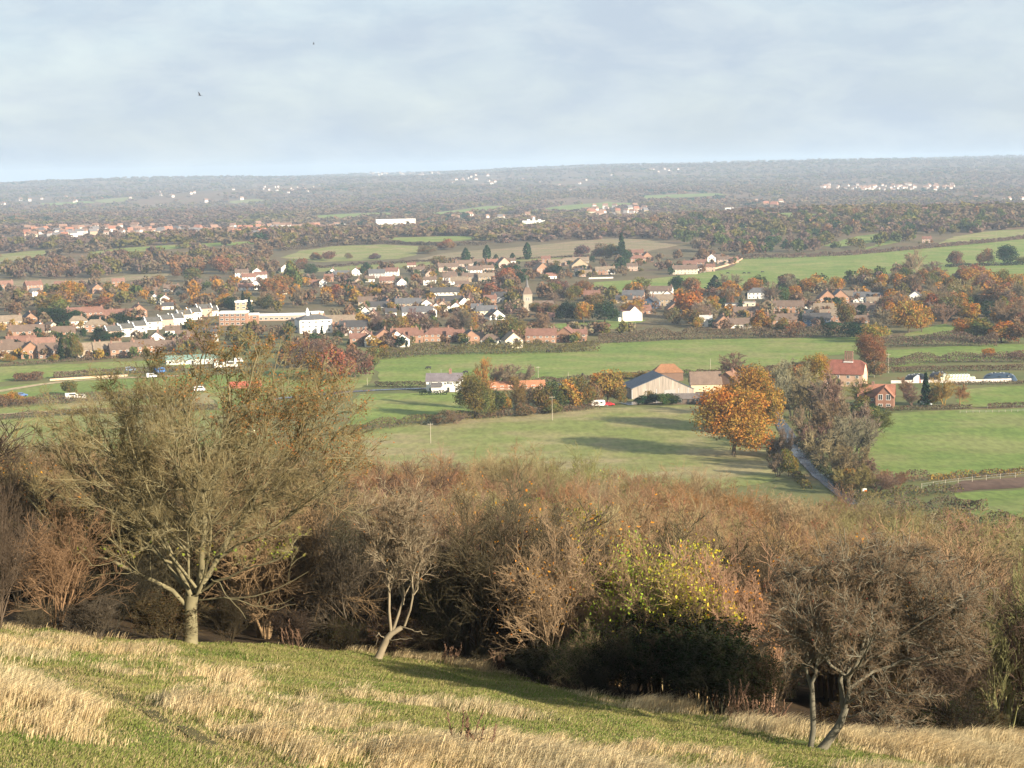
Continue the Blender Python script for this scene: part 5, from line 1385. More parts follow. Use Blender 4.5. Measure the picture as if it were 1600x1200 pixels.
# more village and woodland trees, kept out of the fields and out of the sight lines to the houses
ZONES = [   # (pixel polygon of tree bases, how many, height m, palette)
 ([(0, 462), (250, 446), (430, 440), (560, 436), (560, 470), (430, 490), (330, 485), (230, 478), (100, 482), (0, 500)], 120, 11, [RUST, RUSTB, OLIVE, ORANGE, BAREB, MIDG, PURP]),
 ([(0, 505), (120, 500), (300, 510), (440, 512), (560, 500), (590, 560), (330, 560), (180, 548), (0, 548)], 72, 8, [RUSTB, OLIVE, DGREEN, BAREB, RUST, GOLD]),
 ([(540, 448), (800, 430), (830, 500), (760, 520), (560, 535), (520, 500)], 130, 10, [RUST, OLIVE, DGREEN, BAREG, RUSTB, PURP, GOLD, MIDG]),
 ([(560, 545), (840, 545), (900, 534), (1000, 520), (880, 516), (700, 530), (600, 540)], 42, 8, [BAREB, OLIVE, BAREG, RUSTB]),
 ([(560, 424), (720, 416), (900, 412), (1060, 405), (1150, 400), (1060, 430), (900, 438), (700, 440)], 60, 9, [RUST, BAREB, DGREEN, RUSTB, PURP]),
 ([(830, 465), (1000, 460), (1100, 456), (1300, 448), (1400, 428), (1460, 440), (1460, 500), (1300, 512), (1110, 512), (1000, 510), (950, 480)], 130, 11, [RUST, OLIVE, BAREB, RUSTB, ORANGE, BAREG, MIDG, PURP]),
 ([(1400, 440), (1600, 436), (1600, 520), (1480, 505), (1380, 520)], 80, 13, [BAREG, RUSTB, OLIVE, ORANGE, BAREB, RUST]),
 ([(0, 418), (200, 402), (420, 390), (440, 432), (280, 428), (130, 436), (0, 436)], 230, 13, [RUST, RUSTB, PURP, OLIVE, BAREB, RUSTB]),
 ([(0, 382), (140, 378), (420, 364), (600, 362), (820, 362), (1000, 360), (1060, 378), (960, 370), (720, 368), (600, 370), (440, 392), (420, 374), (0, 392)], 260, 12, [RUST, RUSTB, PURP, OLIVE, BAREB]),
 ([(980, 350), (1140, 338), (1300, 336), (1600, 330), (1600, 355), (1490, 366), (1340, 392), (1160, 400), (1060, 392)], 330, 13, [RUST, RUSTB, OLIVE, MIDG, BAREB, PURP, DGREEN]),
]
cand = []
rz_ = random.Random(5)
for poly, n, hm, pal in ZONES:
    po = np.array(poly, float)
    lo, hi = po.min(0), po.max(0)
    c_ = 0; tries = 0
    while c_ < n and tries < n * 12:
        tries += 1
        px, py = rz_.uniform(lo[0], hi[0]), rz_.uniform(lo[1], hi[1])
        if not inside(po, np.array([[px, py]]))[0]: continue
        p = gp(px, py)
        if any(inside(fp, p[None, :2])[0] for fp in FIELD_POLYS): continue
        k = ppm(p[1])
        h = hm * rz_.uniform(.65, 1.25); w = h * rz_.uniform(.75, 1.15)
        bad = False
        for x0, x1, y0, y1, yy in PROTECT:
            if p[1] < yy + 6 and px + w * k * .42 > x0 and px - w * k * .42 < x1 and py > y0 and py - h * k < y1 - (y1 - y0) * .62:
                bad = True; break
        if bad: continue
        c_ += 1
        g_ = vnoise(p[0] / 90, p[1] / 140, 12)
        col = pal[min(len(pal) - 1, int((g_ * .6 + rz_.random() * .55) * len(pal)) % len(pal))]
        cand.append((h * k, px, py, w * k, col, p, h, w))
cand.sort(key=lambda t: -t[0])
n_ind = 300 - N_TREE[0]
for hp, px, py, wp, col, p, h, w in cand[:n_ind]:
    kind = 'bare' if col in (BAREG, BAREB, PURP) else ('con' if col == DGREEN and rz_.random() < .3 else 'leaf')
    valley_tree(px, py, hp, wp, kind, col, parts=hp > 34)

# ---- the rest of the woodland, one mass
def lod_template(seed, n, size):
    rng = np.random.default_rng(seed)
    p, d = crown_points(rng, n, round_lobes(rng, 7, .5, .12), .18)
    p[:, 2] = np.maximum(p[:, 2], .04)
    v, q = leaf_quads(rng, p, np.full(n, size), d, .5)
    return v.reshape(n, 4, 3), tone_of(rng, n, .82, 1.18, .06)
LOD = {60: [lod_template(200 + i, 60, .17) for i in range(5)], 34: [lod_template(210 + i, 34, .22) for i in range(6)], 220: [lod_template(220 + i, 220, .10) for i in range(5)]}

def wood_mass(name, P, Hh, Ww, C, lod, label):
    """P (n,3), height, width, colour arrays -> a single mesh of leaf clumps"""
    rng = np.random.default_rng(len(P))
    tv, tt = [], []
    tpl = LOD[lod]
    sel = rng.integers(0, len(tpl), len(P))
    a = rng.random(len(P)) * 2 * PI
    for i, (v, t) in enumerate(tpl):
        m = sel == i
        if not m.any(): continue
        ca, sa = np.cos(a[m])[:, None, None], np.sin(a[m])[:, None, None]
        x = (v[None, ..., 0] * ca - v[None, ..., 1] * sa) * Ww[m][:, None, None]
        y = (v[None, ..., 0] * sa + v[None, ..., 1] * ca) * Ww[m][:, None, None]
        z = v[None, ..., 2] * Hh[m][:, None, None]
        tv.append((np.stack([x, y, z], -1) + P[m][:, None, None, :]).reshape(-1, 3))
        tt.append((t[None] * C[m][:, None, :]).reshape(-1, 3))
    V = np.concatenate(tv)
    o = link(name, make_mesh(name, V, np.arange(len(V)).reshape(-1, 4), mats=[M_wood], attrs={'tint': np.concatenate(tt)}))
    return tag(o, label, 'woodland', kind='stuff')

rest = cand[n_ind:]
rg = random.Random(77)
for hs in HOUSES:
    for k_ in range(3):
        px, py = hs[0] + rg.uniform(-1, 1) * (10 + hs[2] * .7), hs[1] + rg.uniform(-1.5, 4.5)
        p = gp(px, py)
        if any(inside(fp, p[None, :2])[0] for fp in FIELD_POLYS): continue
        h = rg.uniform(3.2, 7.5); w = h * rg.uniform(.7, 1.1)
        rest.append((0, px, py, 0, rg.choice([OLIVE, DGREEN, RUSTB, BAREB, BAREG, MIDG, RUST, PURP, YEW, GOLD]), p, h, w))
wood_mass('woodland', np.array([t[5] for t in rest]), np.array([t[6] for t in rest]), np.array([t[7] for t in rest]), np.array([t[4] for t in rest]), 220, 'rust and brown woodland belts around and beyond the village')

PALF = np.array([RUST, RUSTB, RUSTB, PURP, PURP, OLIVE, BAREB, BAREB, RUSTB, DGREEN, RUST])
def far_rows(y0, y1, step, sp, hm, seed):
    rng = np.random.default_rng(seed)
    P, Hh, Ww, C = [], [], [], []
    y = y0
    while y < y1:
        half = .31 * y + 60
        n = int(2 * half / (sp * (y / y0) ** .45))
        x = np.linspace(-half, half, n) + rng.normal(size=n) * sp
        yy = y * (1 + (step - 1) * (rng.random(n) - .5) * 1.2)
        ok = np.ones(n, bool)
        P2 = np.stack([x, yy], 1)
        for fp in FIELD_POLYS:
            ok &= ~inside(fp, P2)
            ok &= ~inside(fp, P2 + np.array([0, 130 * (y / 4000)]))
        # open ground between the woods
        ok &= vnoise(x / 420, yy / 650, 21) < .94
        for q_, (ax, ay, rx, ry) in enumerate(TOWNS): ok &= ((x - ax) / rx) ** 2 + ((yy - ay) / ry) ** 2 > rng.random(n) * (1.9 if q_ < 3 else 1.0)
        x, yy = x[ok], yy[ok]
        gcol = vnoise(x / 420, yy / 520, 31) * .62 + vnoise(x / 110, yy / 220, 32) * .3 + rng.random(len(x)) * .14
        c = PALF[np.clip((gcol * len(PALF)).astype(int), 0, len(PALF) - 1)]
        s = (y / y0) ** .45
        P.append(np.stack([x, yy, H(x, yy) - .5], 1)); Hh.append(hm * (.8 + .4 * rng.random(len(x)))); Ww.append(hm * s * (1.25 + .7 * rng.random(len(x)))); C.append(c * (.88 + .24 * rng.random((len(x), 1))))
        y *= step
    return [np.concatenate(q) for q in (P, Hh, Ww, C)]

def town(px0, px1, py0, py1):
    a, b_ = gp(px0, (py0 + py1) / 2), gp(px1, (py0 + py1) / 2)
    c, d = gp((px0 + px1) / 2, py0), gp((px0 + px1) / 2, py1)
    return ((a[0] + b_[0]) / 2, (c[1] + d[1]) / 2, abs(b_[0] - a[0]) / 2, abs(c[1] - d[1]) / 2 * 1.25)
TOWN_PIX = [(40, 410, 356, 374, 150, 10), (400, 540, 353, 363, 50, 9), (1270, 1490, 288, 300, 90, 14), (560, 700, 268, 276, 30, 16), (690, 820, 272, 292, 18, 16), (410, 500, 290, 302, 24, 12), (915, 1010, 322, 345, 26, 12), (700, 850, 335, 346, 12, 10), (840, 960, 268, 300, 6, 14), (1010, 1060, 262, 270, 6, 18), (1150, 1240, 300, 330, 8, 14), (1500, 1600, 280, 340, 10, 12), (0, 120, 300, 330, 8, 16), (200, 380, 290, 330, 10, 16)]
TOWNS = [town(*t[:4]) for t in TOWN_PIX]
w1 = far_rows(2250, 4600, 1.026, 9.5, 10.5, 41)
wood_mass('distant_woodland', *w1, 60, 'hazy rust and brown woods across the middle plain')
w2 = far_rows(4600, 15200, 1.027, 12, 11.5, 42)
wood_mass('horizon_woodland', *w2, 34, 'blue hazy woods rising to the skyline')

# ---- distant town houses: nearest ones single, the rest one mass
def tiny_house_mesh():
    b = MB()
    b.box(-5, 5, -4, 4, -1.5, 4.8, 0)
    b.add([(-5.3, -4.4, 4.8), (5.3, -4.4, 4.8), (5.3, 4.4, 4.8), (-5.3, 4.4, 4.8), (5.0, 0, 8.2), (-5.0, 0, 8.2)], [(0, 1, 4, 5), (2, 3, 5, 4), (1, 2, 4), (3, 0, 5), (3, 2, 1, 0)], 1)
    return b
M_town_roofs = [flat_mat('town_roof', c) for c in ((.22, .13, .09), (.30, .13, .08), (.14, .13, .13))]
tiny = []
for m_ in M_town_roofs: tiny.append(tiny_house_mesh().mesh('town_house', [M_wall, m_]))
town_list = []
rt = random.Random(9)
for x0, x1, y0, y1, n, sz in TOWN_PIX:
    for i in range(n):
        px, py = rt.uniform(x0, x1), rt.triangular(y0, y1)
        p = gp(px, py)
        s = sz / 10 * rt.uniform(.6, 1.1) * (.7 if p[1] > 4500 else 1)
        town_list.append((s * ppm(p[1]), px, py, p, s, rt.choice([CREAM, PINK, TAN, PINK, TAN, BRICK, WHITE if p[1] < 4500 else GREY]), rt.randrange(3), rt.uniform(-.7, .7)))
town_list.sort(key=lambda t: -t[0])
for lm in ((90, 362, 'the far town west end'), (180, 366, 'the far town heart'), (260, 362, 'the far town middle'), (330, 358, 'the far town east half'), (390, 357, 'the far town east end'), (430, 356, 'the houses by the pale block'), (500, 355, 'the flat pale block'),
           (1310, 292, 'the ridge town west end'), (1380, 294, 'the ridge town middle'), (1450, 297, 'the ridge town east end'), (950, 330, 'the hamlet behind the mansion'), (980, 340, 'the hamlet at the wood edge'), (620, 272, 'the skyline village'), (760, 284, 'the long skyline building')):
    landmark(*lm)
n_h = 300 - len(HOUSES) - 10
for sz, px, py, p, s, wc, ri, a in town_list[:n_h]:
    o = link('town_house', tiny[ri], loc=p, rz=a, color=wc, scale=(s * rt.uniform(.8, 1.5), s, s * 1.3))
    auto(o, f'tiny {CN[wc]}', 'far house, ' + ('brown', 'red', 'slate')[ri] + ' roof', px, py, 'house', 'houses of the far towns')
V, Q, MI, nV = [], [], [], 0
tb = tiny_house_mesh()
bv = np.array(tb.v)
for sz, px, py, p, s, wc, ri, a in town_list[n_h:]:
    v = bv * s * np.array([1.15, 1, 1.4])
    v = np.stack([v[:, 0] * math.cos(a) - v[:, 1] * math.sin(a), v[:, 0] * math.sin(a) + v[:, 1] * math.cos(a), v[:, 2]], 1) + p
    V += v.tolist()
    Q += [tuple(i + nV for i in f) for f in tb.f]
    MI += [0 if m == 0 else 1 for m in tb.m]
    nV += len(bv)
if V:
    me = bpy.data.meshes.new('distant_houses')
    me.from_pydata(V, [], Q)
    me.materials.append(M_conc); me.materials.append(M_town_roofs[0])
    me.polygons.foreach_set('material_index', MI)
    tag(link('distant_houses', me), 'scattered pale houses of the farthest towns in haze', 'houses', kind='stuff')

# ================================================================== HEDGES
def hedge(pix, h, w, col, label, dens=13.0, size=.24, ragged=.45, bare=0.4, name='hedge'):
    P = np.array([gp(*q_) for q_ in pix])
    rng = np.random.default_rng(int(pix[0][0] * 7 + pix[0][1] * 13))
    seg = np.linalg.norm(np.diff(P, axis=0), axis=1)
    s = np.concatenate([[0], np.cumsum(seg)])
    k = ppm(P[:, 1].mean())
    size = max(size, .9 / k)
    n = int(min(30000, s[-1] * h * dens / (size / .28) ** 1.5 * 1.3))
    t = rng.random(n) * s[-1]
    x = np.interp(t, s, P[:, 0]); y = np.interp(t, s, P[:, 1])
    hv = h * (1 - ragged * .8 + ragged * 1.5 * vnoise(t / (h * 1.3), t * 0 + 3, 3))
    wv = w * (1 - ragged * .4 + ragged * .8 * vnoise(t / (h * 1.1), t * 0 + 7, 4))
    a = rng.random(n) * PI
    rr = 1 - .25 * np.abs(rng.normal(size=n))
    oy = np.cos(a) * wv / 2 * rr; oz = np.sin(a) ** .6 * hv * rr
    tx = np.gradient(P[:, 0]).mean(); ty = np.gradient(P[:, 1]).mean()
    L_ = math.hypot(tx, ty); nx, ny = -ty / L_, tx / L_
    X, Y = x + nx * oy, y + ny * oy
    pos = np.stack([X, Y, H(X, Y) + oz], 1)
    d = unit(np.stack([nx * np.cos(a), ny * np.cos(a), np.sin(a) + .1], 1) + .3 * rng.normal(size=(n, 3)))
    v, q = leaf_quads(rng, pos, np.full(n, size), d, .4)
    c = np.array(col)[None, :] * tone_of(rng, n, .6, 1.4, .1)
    c2 = np.array((.13, .10, .07))
    pick = rng.random(n) < bare * (vnoise(t / 9, t * 0, 9) * 1.6)
    c[pick] = c2 * (.7 + .6 * rng.random((pick.sum(), 1)))
    o = link(name, make_mesh(name, v, q, mats=[M_wood], attrs={'tint': c}))
    return tag(o, label, 'hedge')
hedge([(-10, 574), (130, 564), (230, 557), (300, 552)], 1.8, 1.6, BAREB, 'low brown hedge between village houses and left meadow')
hedge([(22, 596), (68, 594)], 4.2, 5, RUSTB, 'short dense brown clump beside the chalky track', ragged=.25)
hedge([(84, 592), (140, 588), (210, 584), (290, 580)], 3.4, 3.5, PURP, 'dark brown hedge behind the pale board fence', ragged=.25)
hedge([(-10, 638), (100, 631), (200, 624), (300, 619)], 4.0, 4, RUSTB, 'tall orange brown hedge in front of the parked blue car')
hedge([(-10, 657), (120, 648), (260, 642), (340, 640)], 2.6, 3, BAREB, 'brown hedge along the yellowing left field')
hedge([(588, 562), (650, 557), (700, 554), (800, 553), (870, 551), (935, 549)], 6.2, 8, OLIVE, 'tall scrubby hedge below the white and red gables', dens=14)
hedge([(935, 537), (1050, 531), (1180, 528), (1345, 526)], 6.2, 8, BAREB, 'long tall brown hedge along the top of the pasture', dens=14)
hedge([(586, 605), (630, 605), (668, 605)], 2.8, 3, (.07, .055, .04), 'dark hedge behind the road, left of the white cottage', ragged=.2)
hedge([(655, 618), (680, 617.5), (699, 617)], 2.2, 1.6, YEW, 'clipped dark green hedge in front of the white cottage', ragged=.08, bare=0)
hedge([(540, 680), (590, 671), (640, 665), (700, 659), (745, 653)], 3.6, 5, OLIVE, 'rough brown scrub hedge below the cottage paddock')
hedge([(745, 655), (830, 648), (900, 642), (935, 638)], 2.6, 4, RUSTB, 'leafy undergrowth hedge beneath the row of gold trees')
hedge([(735, 602), (800, 600), (900, 595), (1000, 588), (1180, 581), (1290, 568)], 2.4, 2.6, (.13, .08, .055), 'reddish brown hedge behind the barns')
hedge([(1372, 574), (1440, 568), (1500, 566), (1560, 566), (1610, 566)], 4.6, 6, PURP, 'broad dark scrub hedge above the bale stack')
hedge([(1392, 582), (1500, 580), (1610, 578)], 2.8, 2.5, (.14, .08, .055), 'clipped reddish hedge just behind the bales', ragged=.15)
hedge([(1480, 602), (1540, 601), (1610, 600)], 1.7, 1.6, RUSTB, 'low brown hedge below the pale concrete wall', ragged=.2)
hedge([(1376, 643), (1430, 641), (1519, 639)], 2.0, 1.6, (.12, .085, .045), 'clipped brown hedge in front of the brick house garden', ragged=.06)
hedge([(1543, 638), (1610, 636)], 2.2, 1.8, (.12, .075, .05), 'clipped brown hedge right of the field gateway', ragged=.06)
hedge([(1352, 758), (1400, 754), (1450, 752)], 3.0, 3.5, BAREB, 'ragged brown hedge joining the lane to the post fence')
hedge([(1450, 752), (1500, 748), (1610, 741)], 2.2, 2.4, GOLD, 'golden brown hedge behind the post fence')
hedge([(1375, 543), (1440, 541), (1500, 540), (1560, 541)], 6.6, 9, PURP, 'tall dark thicket hedge below the orange trees', dens=14)
hedge([(1150, 405), (1240, 403), (1330, 399), (1440, 389), (1530, 381), (1610, 372)], 4.5, 5, PURP, 'long dark hedge along the top of the hill field')
hedge([(1478, 418), (1540, 416), (1610, 414)], 3.2, 4, YEW, 'dark hedge under the three hill field trees')
hedge([(430, 424), (560, 415), (640, 411), (740, 405)], 3.2, 4, (.09, .06, .05), 'thin dark hedge across the pale hill beyond the village')
hedge([(700, 411), (800, 406), (900, 402), (1000, 396)], 2.2, 3, (.11, .075, .055), 'thin dark hedge along the stubble field')
hedge([(440, 392), (520, 384), (600, 381), (700, 384), (760, 383)], 4.5, 6, (.11, .085, .06), 'brown hedge behind the smooth pale hill')
hedge([(560, 371), (660, 368), (800, 371), (960, 364)], 5, 7, (.12, .085, .06), 'far brown hedge below the white mansion')
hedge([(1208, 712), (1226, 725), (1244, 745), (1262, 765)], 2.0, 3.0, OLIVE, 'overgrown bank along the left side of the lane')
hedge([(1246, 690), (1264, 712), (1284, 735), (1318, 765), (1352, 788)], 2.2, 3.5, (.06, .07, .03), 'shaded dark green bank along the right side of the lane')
hedge([(1345, 782), (1400, 778), (1470, 772), (1500, 770)], 2.6, 5, OLIVE, 'rough olive scrub between the lane end and the bare earth', ragged=.7)
hedge([(1330, 805), (1400, 800), (1480, 795), (1540, 800)], 3.0, 6, (.13, .10, .05), 'brown scrub strip just above the thicket, right of the lane', ragged=.7)
hedge([(1400, 825), (1480, 818), (1560, 820), (1620, 830)], 3.0, 6, OLIVE, 'olive scrub strip at the foot of the green paddock', ragged=.7)
hedge([(1600, 440), (1520, 446), (1470, 440)], 4.5, 6, BAREB, 'pale brown scrub below the hill field')

# ================================================================== HILLSIDE THICKET
for lm in ((297, 760, 'the big bare tree'), (80, 800, 'the far left shrubs'), (620, 900, 'the pale leaning tree'), (760, 740, 'the upper thicket'), (1000, 740, 'the thicket under the oak'), (850, 900, 'the orange leaved bramble'), (1040, 900, 'the yellow green creeper'),
           (1080, 1030, 'the dark evergreen mass'), (1360, 950, 'the two stemmed hawthorn'), (1250, 790, 'the thicket below the lane'), (1580, 980, 'the right edge stems'), (1480, 800, 'the bare earth scrub'), (480, 930, 'the dark stems by the trunk'), (150, 950, 'the left trunk stems')):
    landmark(*lm)

SHB = []
for i, kw in enumerate((dict(stems=9, spread=.42, n2=8, n3=8, n4=6, rt=.0016, wide=.95, r=.011, fork=.15),
                        dict(stems=13, spread=.30, n2=8, n3=7, n4=5, rt=.0017, wide=.7, r=.009, fork=.2, trop=.16),
                        dict(stems=7, spread=.55, n2=9, n3=9, n4=6, rt=.0016, wide=1.1, r=.012, fork=.12, trop=.03),
                        dict(stems=10, spread=.48, n2=8, n3=8, n4=6, rt=.0015, wide=1.0, r=.010, fork=.12, trop=.10),
                        dict(stems=15, spread=.26, n2=7, n3=7, n4=5, rt=.0017, wide=.6, r=.008, fork=.25, trop=.2),
                        dict(stems=6, spread=.60, n2=10, n3=9, n4=6, rt=.0016, wide=1.15, r=.013, fork=.10, trop=.0))):
    SHB.append(bare_mesh('shrub_stems', 300 + i, n5=1, **kw))

def shrub_leaves(idx, seed, n, size, zmin=0.1):
    rng = np.random.default_rng(seed)
    tips = SHB[idx][1]
    t = tips[rng.integers(0, len(tips), n)] + rng.normal(size=(n, 3)) * .02
    t = t[t[:, 2] > zmin]
    g = Geo()
    v, q = leaf_quads(rng, t, np.full(len(t), size), None)
    g.add(v, q, tone_of(rng, len(t), .6, 1.4, .12))
    return g.mesh('foliage', [M_leaf], 'tone')
LV = {('few', i): shrub_leaves(i, 320 + i, 420, .0095) for i in range(6)}
LV.update({('many', i): shrub_leaves(i, 330 + i, 3600, .0115) for i in range(6)})
LV.update({('dense', i): shrub_leaves(i, 340 + i, 9000, .0105, .02) for i in range(6)})

SC = {'red': ((.195, .13, .072), 'reddish brown'), 'tan': ((.25, .18, .10), 'tan'), 'grey': ((.245, .19, .115), 'grey brown'), 'olive': ((.195, .165, .08), 'olive brown'), 'dark': ((.085, .066, .042), 'dark brown'), 'black': ((.035, .028, .018), 'blackish'), 'rust': ((.215, .126, .066), 'rusty')}  # the near-black entry holds understory shade in the stem colour
def shrub(x, y, h, w, col, leaf=None, lcol=None, idx=None, label=None, adj=None):
    i = rnd.randrange(6) if idx is None else idx
    base = np.array([x, y, float(H(x, y)) - .1])
    c = tuple(v * rnd.uniform(.88, 1.12) for v in SC[col][0])
    bw = (1.05, .75, 1.3, 1.15, .65, 1.4)[i]
    sx = w / bw
    o = link('bare_shrub' if leaf in (None, 'few') else 'leafy_shrub', SHB[i][0], loc=base, rz=rnd.random() * 6.28, color=c, scale=(sx, sx, h))
    nm = 'shrub'
    ad = SC[col][1] + ' bare'
    if leaf:
        kid(o, link('foliage', LV[(leaf, i)], o, color=lcol))
        if leaf != 'few': ad = adj or 'leafy'
        else: ad = SC[col][1] + ' sparse leaved'
    px, py = proj(base + np.array([0, 0, h * .6]))
    if label: tag(o, label, 'shrub')
    else: auto(o, ad, nm, px, py, 'shrub', 'shrubs of the hillside thicket')
    return o

rs = random.Random(23)
LEAFO, LEAFY, LEAFG, LEAFR, LEAF_SHADE = (.46, .21, .03), (.36, .33, .04), (.26, .31, .045), (.22, .08, .03), (.013, .018, .008)  # last leaf colour: dark evergreen with the hollow's shade painted in
nsh = 0
yy = 60.0
while yy < 168:
    sp = 3.5 + (yy - 60) * .024
    x = -.33 * yy - 3
    while x < .33 * yy + 4:
        bx, by = x + rs.uniform(-.9, .9), yy + rs.uniform(-1.1, 1.1)
        x += sp
        de = by - float(edge_y(bx))
        if de < 1.2: continue
        px, py = proj(np.array([bx, by, float(H(bx, by)) + 3]))
        if px < -150 or px > 1750: continue
        h = rs.uniform(4.4, 5.8) * (0.92 if de < 5 else 1.0)
        if 420 < px < 700 and de < 18: h *= .88
        if 1150 < px < 1300 and de > 10: h *= .9
        n_ = vnoise(bx / 13, by / 16, 41) * .7 + rs.random() * .35
        cols_ = ('grey', 'tan', 'olive', 'red', 'rust', 'dark') if by > 95 else ('olive', 'grey', 'red', 'dark', 'red', 'tan')
        col = cols_[min(5, int(n_ * 6))]
        if 1000 < px < 1260 and by > 78: col = rs.choice(['rust', 'red', 'rust', 'tan'])
        if de < 7 and rs.random() < (.75 if px < 720 else .45): col = 'dark'  # front row coloured darker to stand for shade under the canopy
        leaf, lc = None, None
        r_ = rs.random()
        if r_ < .14: leaf, lc = 'few', LEAFR
        elif r_ < .20: leaf, lc = 'few', LEAFO
        elif r_ < .25: leaf, lc = 'few', LEAFG
        if 700 < px < 1010 and 62 < by < 84 and rs.random() < .7: leaf, lc = 'few', LEAFO
        if px > 1380 and by > 90 and rs.random() < .45: leaf, lc = 'many', (.13, .125, .05)
        if 860 < px < 960 and 96 < by < 120 and rs.random() < .5: leaf, lc = 'many', (.10, .115, .03)
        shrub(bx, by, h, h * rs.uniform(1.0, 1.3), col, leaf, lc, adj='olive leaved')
        nsh += 1
    yy += sp * .92
print('shrubs', nsh)

def at(px, py, y):
    q = pt(px, py, y)
    return q[0], y
# yellow-green creeper and bramble, evergreens blackened in colour for the hollow's shade, the scrub on the right
for k, (px, dy, h, w, lf, lc, lab) in enumerate([
    (985, 5.5, 3.6, 3.0, 'many', LEAFG, 'bright yellow green creeper shrub behind the dark evergreen mass'),
    (1035, 8, 4.2, 3.4, 'many', LEAFY, 'yellow leaved creeper shrub above the dark evergreen mass'),
    (940, 12, 4.6, 3.4, 'many', LEAFY, 'yellow green leaved shrub up the slope from the bramble'),
    (1120, 7.5, 4.2, 3.2, 'few', LEAFO, 'shrub with golden leaf sprays left of the hawthorn'),
    (1190, 10, 4.5, 3.2, 'few', LEAFO, 'shrub with orange tips beside the hawthorn crown'),
    (850, 3.2, 4.3, 4.4, 'few', LEAFO, 'many stemmed brown shrub hung with orange leaves'),
    (760, 4.5, 4.0, 3.4, 'few', LEAFO, 'dark stemmed shrub with orange leaves right of the leaning tree'),
    (905, 1.6, 1.7, 2.2, 'dense', (.05, .07, .022), 'low green bramble at the grass edge below the orange leaves'),
    (960, 8, 4.3, 3.2, 'many', LEAFG, 'lime leaved shrub left of the yellow creeper'),
    (1062, 10, 4.6, 3.2, 'many', LEAFY, 'tall yellow leaved shrub right of the yellow creeper'),
    (900, 15, 4.8, 3.4, 'many', (.16, .17, .035), 'dull green leaved shrub high in the thicket centre'),
    (1090, 6.5, 3.8, 2.4, 'many', LEAFY, 'golden green shrub at the right end of the evergreen mass'),
    (830, 10, 4.6, 3.4, 'few', LEAFO, 'tall brown shrub dotted with orange leaves behind the leaning tree'),
    (690, 3.0, 2.6, 1.8, 'many', (.06, .09, .02), 'small green leaved shrub just right of the leaning tree'),
    (680, 4.4, 3.4, 1.6, 'many', (.32, .22, .03), 'small golden leaved shrub right of the leaning tree')]):
    x, y = at(px, 1050, 62)
    y = float(edge_y(x)) + dy
    x = pt(px, 1000, y)[0]
    shrub(x, y, h, w, 'tan', lf, lc, label=lab)
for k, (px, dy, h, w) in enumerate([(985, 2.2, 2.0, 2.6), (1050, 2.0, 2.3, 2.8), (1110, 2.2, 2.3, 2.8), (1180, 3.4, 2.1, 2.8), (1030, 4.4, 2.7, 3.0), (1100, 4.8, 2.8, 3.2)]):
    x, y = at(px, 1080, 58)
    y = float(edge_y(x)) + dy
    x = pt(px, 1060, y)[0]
    shrub(x, y, h, w, 'black', 'dense', LEAF_SHADE, label=f'{ORD[k]} dark evergreen shrub, hollow shade in its colour, by the grass edge')

ku = 0
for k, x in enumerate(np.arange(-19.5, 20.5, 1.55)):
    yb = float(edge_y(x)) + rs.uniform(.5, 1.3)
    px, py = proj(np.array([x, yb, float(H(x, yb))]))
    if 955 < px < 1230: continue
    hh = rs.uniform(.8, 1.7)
    shrub(float(x), yb, hh, hh * rs.uniform(1.1, 1.6), rs.choice(['black', 'black', 'dark', 'black']), rs.choice([None, 'few', 'many', 'many']), rs.choice([(.06, .04, .018), (.02, .026, .010), (.03, .033, .013)]), adj='low shade-dark leaved')  # near-black stems and leaves paint the shade at the thicket foot

# ================================================================== THE BIG BARE TREE
def curve_pts(ctrl, k):
    """smooth polyline through control points, k samples"""
    c = np.array(ctrl, float)
    s = np.concatenate([[0], np.cumsum(np.linalg.norm(np.diff(c, axis=0), axis=1))])
    t = np.linspace(0, s[-1], 40)
    q = np.stack([np.interp(t, s, c[:, i]) for i in range(c.shape[1])], 1)
    for _ in range(4): q[1:-1] = (q[:-2] + 2 * q[1:-1] + q[2:]) / 4
    return q[np.linspace(0, 39, k).astype(int)]

